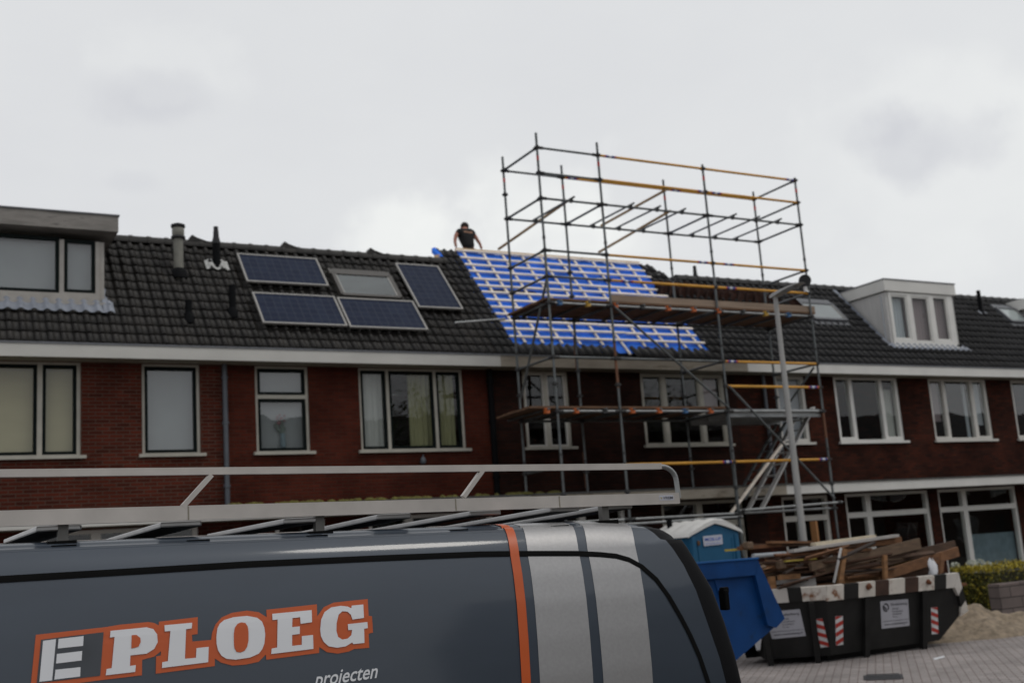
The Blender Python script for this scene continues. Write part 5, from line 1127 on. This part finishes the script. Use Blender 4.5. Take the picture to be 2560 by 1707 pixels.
# dark groove round the side panel
gpts = [(0, 1448), (300, 1430), (626, 1410), (950, 1395), (1200, 1385), (1271, 1384), (1360, 1383.5), (1445, 1383.5), (1500, 1386), (1540, 1390), (1572, 1399), (1605, 1417), (1640, 1448), (1672, 1492), (1700, 1540), (1725, 1588), (1748, 1640), (1765, 1690), (1772, 1712)]
cen = [onvan(*p_) for p_ in gpts]; cen = [cen[0]+(cen[0]-cen[1])*4]+cen
q = MB(); rows_ = []
for i, c in enumerate(cen):
    a = cen[max(0, i-1)]; d = cen[min(len(cen)-1, i+1)]; tdir = (d-a).normalized(); nn = Vector((0, -1, .1)); pr = tdir.cross(nn).normalized()
    rows_.append([vsurf((c+pr*w_).x, (c+pr*w_).z, .0035) for w_ in (-.014, -.004, .004, .014)])
v_ = [p for r in rows_ for p in r]; q.raw(v_, [(r*4+c, r*4+c+1, (r+1)*4+c+1, (r+1)*4+c) for r in range(len(rows_)-1) for c in range(3)], 0, True); q.build('side_groove', 'trim black', van)
# lettering foil
k8 = cr(0, 1260, .42517)
def foil(q, poly, e, mi):
    from mathutils.geometry import tessellate_polygon
    P = [onvan(*k8(x, y), e) for x, y in poly]; tri = tessellate_polygon([[Vector((x, y, 0)) for x, y in poly]]); q.raw(P, [tuple(t_) for t_ in tri], mi)
def dense(poly, step=60):
    out = []
    for (a, b_), (c, d) in zip(poly, poly[1:]+poly[:1]):
        k = max(1, int(math.hypot(c-a, d-b_)/step)); out += [(a+(c-a)*i/k, b_+(d-b_)*i/k) for i in range(k)]
    return out
logo = thing('x', None, None, (0, 0, 0)); bpy.data.objects.remove(logo)
q = MB()
foil(q, dense([(210, 767), (620, 722), (700, 708), (870, 692), (905, 697), (932, 712), (934, 690), (1162, 663), (1161, 762), (1128, 767), (1130, 806), (1240, 797), (1246, 755), (1265, 708), (1302, 665), (1362, 638), (1450, 625), (1520, 634), (1567, 664), (1565, 620), (1862, 588), (1864, 658), (1872, 648), (1902, 605), (1960, 578), (2060, 567), (2161, 557), (2166, 655), (2186, 658), (2192, 753), (2166, 760), (2170, 843), (2080, 850), (2050, 865), (1985, 877), (1920, 868), (1876, 838), (1875, 873), (1565, 913), (1562, 882), (1520, 925), (1440, 942), (1365, 947), (1300, 930), (1262, 905), (1262, 950), (915, 995), (917, 893), (944, 888), (946, 862), (905, 895), (835, 913), (834, 1004), (600, 1032), (178, 1085)]), .003, 0)
foil(q, dense([(241, 796), (608, 752), (588, 1007), (300, 1041), (215, 1052)]), .005, 2)
for pl in ([(252, 803), (328, 793), (305, 1035), (230, 1043)], [(343, 792), (490, 775), (487, 832), (338, 848)], [(333, 880), (482, 862), (478, 918), (328, 936)], [(325, 972), (472, 957), (470, 1012), (318, 1030)],
    [(648, 745), (860, 724), (900, 735), (922, 765), (925, 810), (905, 850), (860, 878), (765, 888), (762, 950), (797, 945), (793, 985), (620, 1005), (625, 968), (655, 963), (672, 780), (645, 783)],
    [(965, 712), (1128, 697), (1125, 730), (1092, 735), (1085, 908), (1150, 902), (1153, 845), (1225, 838), (1222, 928), (950, 962), (952, 928), (985, 922), (1000, 745), (967, 748)],
    [(1270, 780), (1276, 730), (1290, 703), (1315, 682), (1370, 665), (1450, 657), (1510, 668), (1538, 690), (1552, 725), (1557, 765), (1552, 818), (1540, 850), (1520, 877), (1470, 900), (1385, 913), (1330, 908), (1300, 890), (1280, 858), (1271, 820)],
    [(1598, 645), (1830, 623), (1832, 693), (1765, 703), (1762, 665), (1717, 670), (1715, 722), (1760, 718), (1760, 762), (1715, 768), (1715, 832), (1772, 826), (1772, 775), (1838, 768), (1840, 850), (1592, 880), (1595, 848), (1627, 842), (1630, 678), (1600, 682)],
    [(2065, 597), (2133, 590), (2137, 668), (2070, 678), (2060, 650), (2040, 632), (2010, 630), (1988, 650), (1976, 700), (1975, 745), (1985, 780), (2010, 795), (2040, 790), (2062, 770), (2068, 738), (2045, 740), (2042, 705), (2157, 692), (2160, 728), (2138, 732), (2140, 815), (2075, 822), (2068, 812), (2030, 835), (1980, 843), (1930, 835), (1900, 808), (1884, 775), (1880, 735), (1885, 680), (1905, 635), (1945, 607), (2000, 598), (2040, 602), (2063, 612)]):
    foil(q, dense(pl), .007, 1)
foil(q, dense([(772, 770), (800, 768), (822, 785), (825, 810), (812, 838), (770, 848)]), .009, 0)
foil(q, dense([(1372, 760), (1378, 725), (1393, 704), (1415, 695), (1440, 699), (1454, 720), (1458, 750), (1458, 800), (1450, 838), (1436, 860), (1412, 871), (1388, 868), (1375, 845), (1372, 810)]), .009, 0)
q.build('lettering', ['foil orange', 'foil white', 'foil grey'], van)
q = MB(); v2, f2 = text_mesh('projecten', .012); bx, by, ex, ey = 786, 1716.5, 940, 1694.5
q.raw([onvan(bx+(ex-bx)*a+(c-.24)*10, by+(ey-by)*a-47*(c-.24), .004) for a, c in v2], f2, 0); q.build('small_lettering', 'foil white', van)
q = MB(); p = onY(1812, 1495, 5.36); q.box(p.x-.03, p.x+.004, 5.32, 5.38, p.z-.065, p.z+.05); q.box(p.x-.03, p.x+.016, 5.33, 5.37, p.z+.03, p.z+.065); q.build('door_hinge', 'trim black', van, bevel=.008)
# roof rack
RY, RF = 5.38, 6.92
rk = MB()
def rz(x, y): return onY(x, y, RY)
la, lb = rz(0, 1172*K), rz(1560*K, 1131*K); ba, bb = rz(0, 1209*K), rz(1560*K, 1156*K)
xe = lb.x; x0 = -.35; sl_ = (lb.z-la.z)/(lb.x-la.x); slb = (bb.z-ba.z)/(bb.x-ba.x)
def lz(X): return la.z+sl_*(X-la.x)
def lzb(X): return ba.z+slb*(X-ba.x)
rk.prism([(x0, RY, lzb(x0)), (xe, RY, lzb(xe)), (xe, RY, lz(xe)), (x0, RY, lz(x0))], (0, .03, 0))
rack = rk.build('roof_rack', 'rack alu', van)
for xq in (471, 1140, 1400):
    X = onY(xq, 1270, RY).x; q = MB(); q.box(X-.003, X+.003, RY-.002, RY+.001, lzb(X)+.002, lz(X)-.002); q.build('seam', 'soffit', rack)
for yy in (RF,):
    q = MB(); q.prism([(x0, yy, lzb(x0)-.06), (xe, yy, lzb(xe)-.06), (xe, yy, lz(xe)-.075), (x0, yy, lz(x0)-.075)], (0, .03, 0)); q.build('rail', 'rack alu', rack)
ta, tb_ = rz(0, 1086*K), rz(1500*K, 1070*K); ts = (tb_.z-ta.z)/(tb_.x-ta.x)
def tz(X): return ta.z+ts*(X-ta.x)
for yy in (RY+.015,):
    q = MB(); h_ = .017; dz = 0 if yy < 6 else -.03
    xb_ = rz(1530*K, 1070*K).x
    path = [(x0, tz(x0)), (xb_-.03, tz(xb_))]
    for k in range(1, 7): a = k/6*math.pi/2; path.append((xb_-.03+.105*math.sin(a), tz(xb_)-.085*(1-math.cos(a))))
    path.append((xe+.005, lz(xe)-.03))
    q.bar((path[0][0], yy, path[0][1]), (path[1][0], yy, path[1][1]), .028, .034)
    q.path([(path[1][0]-.02, yy, path[1][1])]+[(a_, yy+.002, c_) for a_, c_ in path[2:]], .0145, 10, 1)  # bent end in a darker metal, painting in the shade of its turn
    q.build('hand_rail', ['rack alu', 'tube steel light'], rack)
for (xt, yt, xb2, yb2) in ((1110, 1080, 1066, 1141), (487, 1090, 421, 1163)):
    a, c = rz(xt*K, yt*K), rz(xb2*K, yb2*K); q = MB(); q.bar((a.x, RY+.014, a.z), (c.x, RY+.014, c.z), .022, .03, up=(0, 1, 0)); q.build('strut', 'rack alu', rack)
for xd in (740, 148, 1400):
    X = rz(xd*K, 1190*K).x; q = MB(); q.box(X-.022, X+.022, RY+.034, RY+.075, 1.93+pitch(X), lzb(X)+.02); q.box(X-.07, X+.05, RY-.012, RY+.09, 1.945+pitch(X), 1.968+pitch(X), 1); q.build('rack_foot', ['foot alu shaded', 'trim black'], rack)  # near feet darker than the rack metal: rail's shade put into the colour
    q = MB(); q.box(X-.022, X+.022, RF-.01, RF+.04, 1.94+pitch(X), lzb(X)-.02); q.build('rack_foot', 'rack alu', rack)
kc = cr(600, 1120, .2721)
bars = [((90, 1314), (0, 1351)), ((401, 1304), (255, 1349)), (kc(400, 645), kc(0, 725)), (kc(1255, 608), kc(640, 745)), ((1173, 1277), (945, 1318.6)), ((1375, 1267), (1111, 1314.5)), ((1511, 1262), (1228, 1313))]
for (n_, f_) in bars:
    a = onY(n_[0], n_[1], RY+.035); e = onY(f_[0], f_[1], RF-.35); d = e-a; X = a.x
    # bars run square across the van: keep X, take the fall that the sight points show
    best = min((abs((onY(f_[0], f_[1], Y_)).x-X), Y_) for Y_ in [5.6+.02*i for i in range(80)]); Y_ = best[1]; e = onY(f_[0], f_[1], Y_); k = (e.z-a.z)/(e.y-a.y)
    k = max(k, -.06); w_ = .19; hh = .028; q = MB(); A_ = a+Vector((0, 0, -hh)); B_2 = Vector((X, RF, a.z-hh+k*(RF-a.y))); u_ = Vector((w_, 0, 0)); v_ = Vector((0, 0, hh))
    q.raw([A_, A_+u_, B_2+u_, B_2, A_+v_, A_+u_+v_, B_2+u_+v_, B_2+v_], [(0, 1, 5, 4), (1, 2, 6, 5), (2, 3, 7, 6), (3, 0, 4, 7), (4, 5, 6, 7)], 0); q.face([A_, A_+u_, B_2+u_, B_2], 1); q.build('crossbar', ['bar alloy', 'bar underside shade'], rack, weld=True, bevel=.008)  # bottom face coloured dark to stand for the shade under the bar
q = MB(); p0 = rz(1657, 1247.5); p1 = rz(1681, 1239.5); q.face([(p0.x-.004-.02, RY-.0015, p0.z-.006), (p1.x+.006, RY-.0015, p0.z-.007), (p1.x+.006, RY-.0015, p1.z+.006), (p0.x-.024, RY-.0015, p1.z+.007)], 0)
put_text(q, 'VREM', (p0.x, RY-.003, p0.z), (p1.x-p0.x, 0, -.001), (0, 0, p1.z-p0.z), 1, .01); q.face([(p0.x-.018, RY-.003, p0.z+.012), (p0.x-.01, RY-.003, p0.z), (p0.x-.005, RY-.003, p0.z+.004), (p0.x-.013, RY-.003, p0.z+.015)], 2)
q.build('maker_sticker', ['sign white', 'ink', 'strap yellow'], rack)

# ------------------------------------------------------------------ across the street (seen in the window panes)
def across(v): return Vector((48-v.x, 4-v.y, v.z))
def plain_house(X0, X1, label):
    root = thing('terraced_house', label, 'house', ((X0+X1)/2, 16, 0), 'terraced houses across the street')
    q = MB(); hs = [(X0+.8, X0+2.6, 1.0, 2.4), (X0+3.4, X0+4.3, .05, 2.3), (X0+.9, X0+2.3, 3.7, 5.1), (X0+3.1, X0+4.5, 3.7, 5.1)]
    q.plate(X0, X1, 0, 5.7, hs, 16, 16.25)
    for x in (X0+.01, X1-.01): q.face([(x, 16.01, 0), (x, 23, 0), (x, 23, 5.7), (x, 19.5, 9.4), (x, 16.01, 5.7)])
    q.face([(X0, 23, 0), (X1, 23, 0), (X1, 23, 5.7), (X0, 23, 5.7)]); q.build('wall', 'brick brown', root)
    q = MB(); q.prism([(X0, 15.6, 5.45), (X0, 19.5, 9.6), (X0, 23.4, 5.45), (X0, 23.2, 5.3), (X0, 19.5, 9.35), (X0, 15.8, 5.3)], (X1-X0, 0, 0)); q.build('roof', 'tile right', root)
    for h in hs:
        if h[2] < .5: q = MB(); q.box(h[0], h[1], 16.08, 16.13, h[2], h[3]); q.build('door', 'sash green', root); continue
        q = MB(); q.plate(h[0], h[1], h[2], h[3], [(h[0]+.06, (h[0]+h[1])/2-.03, h[2]+.06, h[3]-.06), ((h[0]+h[1])/2+.03, h[1]-.06, h[2]+.06, h[3]-.06)], 16.06, 16.14); w = q.build('window', 'frame white', root)
        q = MB(); q.face([(h[0], 16.11, h[2]), (h[1], 16.11, h[2]), (h[1], 16.11, h[3]), (h[0], 16.11, h[3])]); q.build('pane', 'van glass', w)
XF = across
for k in range(-3, 9): plain_house(-14.2+5.4*k, -14.2+5.4*k+5.398, 'brown brick house across the street, behind the viewer, %s from the van' % ('twelfth', 'eleventh', 'tenth', 'ninth', 'eighth', 'seventh', 'sixth', 'fifth', 'fourth', 'third', 'second', 'first')[k+3])
XF = None
def tree(x, y, h, label):
    t_ = thing('tree', label, 'tree', (x, y, 0)); r = random.Random(int(x*10)); q = MB(); q.tube((x, y, 0), (x+.1, y, h*.5), .2, 10, r2=.12)
    tips = []
    for k in range(9):
        a = r.uniform(0, 6.28); e = Vector((x+math.cos(a)*h*.2, y+math.sin(a)*h*.2, h*r.uniform(.5, .85))); q.tube((x+.05, y, h*r.uniform(.3, .48)), e, .06, 6, r2=.02); tips.append(e)
    q.build('trunk', 'bark', t_); q = MB()
    for k in range(3200):
        c = r.choice(tips); p = c+Vector((r.gauss(0, h*.08), r.gauss(0, h*.08), r.gauss(0, h*.07))); d = Vector((r.gauss(0, 1), r.gauss(0, 1), r.gauss(0, 1))).normalized(); u = d.orthogonal().normalized(); w = d.cross(u); s = r.uniform(.06, .13)
        q.face([p-u*s, p+w*s*.5, p+u*s, p-w*s*.5])
    q.build('crown', 'leaf', t_)
tree(20.3, -8.5, 10.5, 'leafy street tree behind the viewer, nearer the van'); tree(35, -8.5, 10.5, 'leafy street tree behind the viewer, farther from the van')
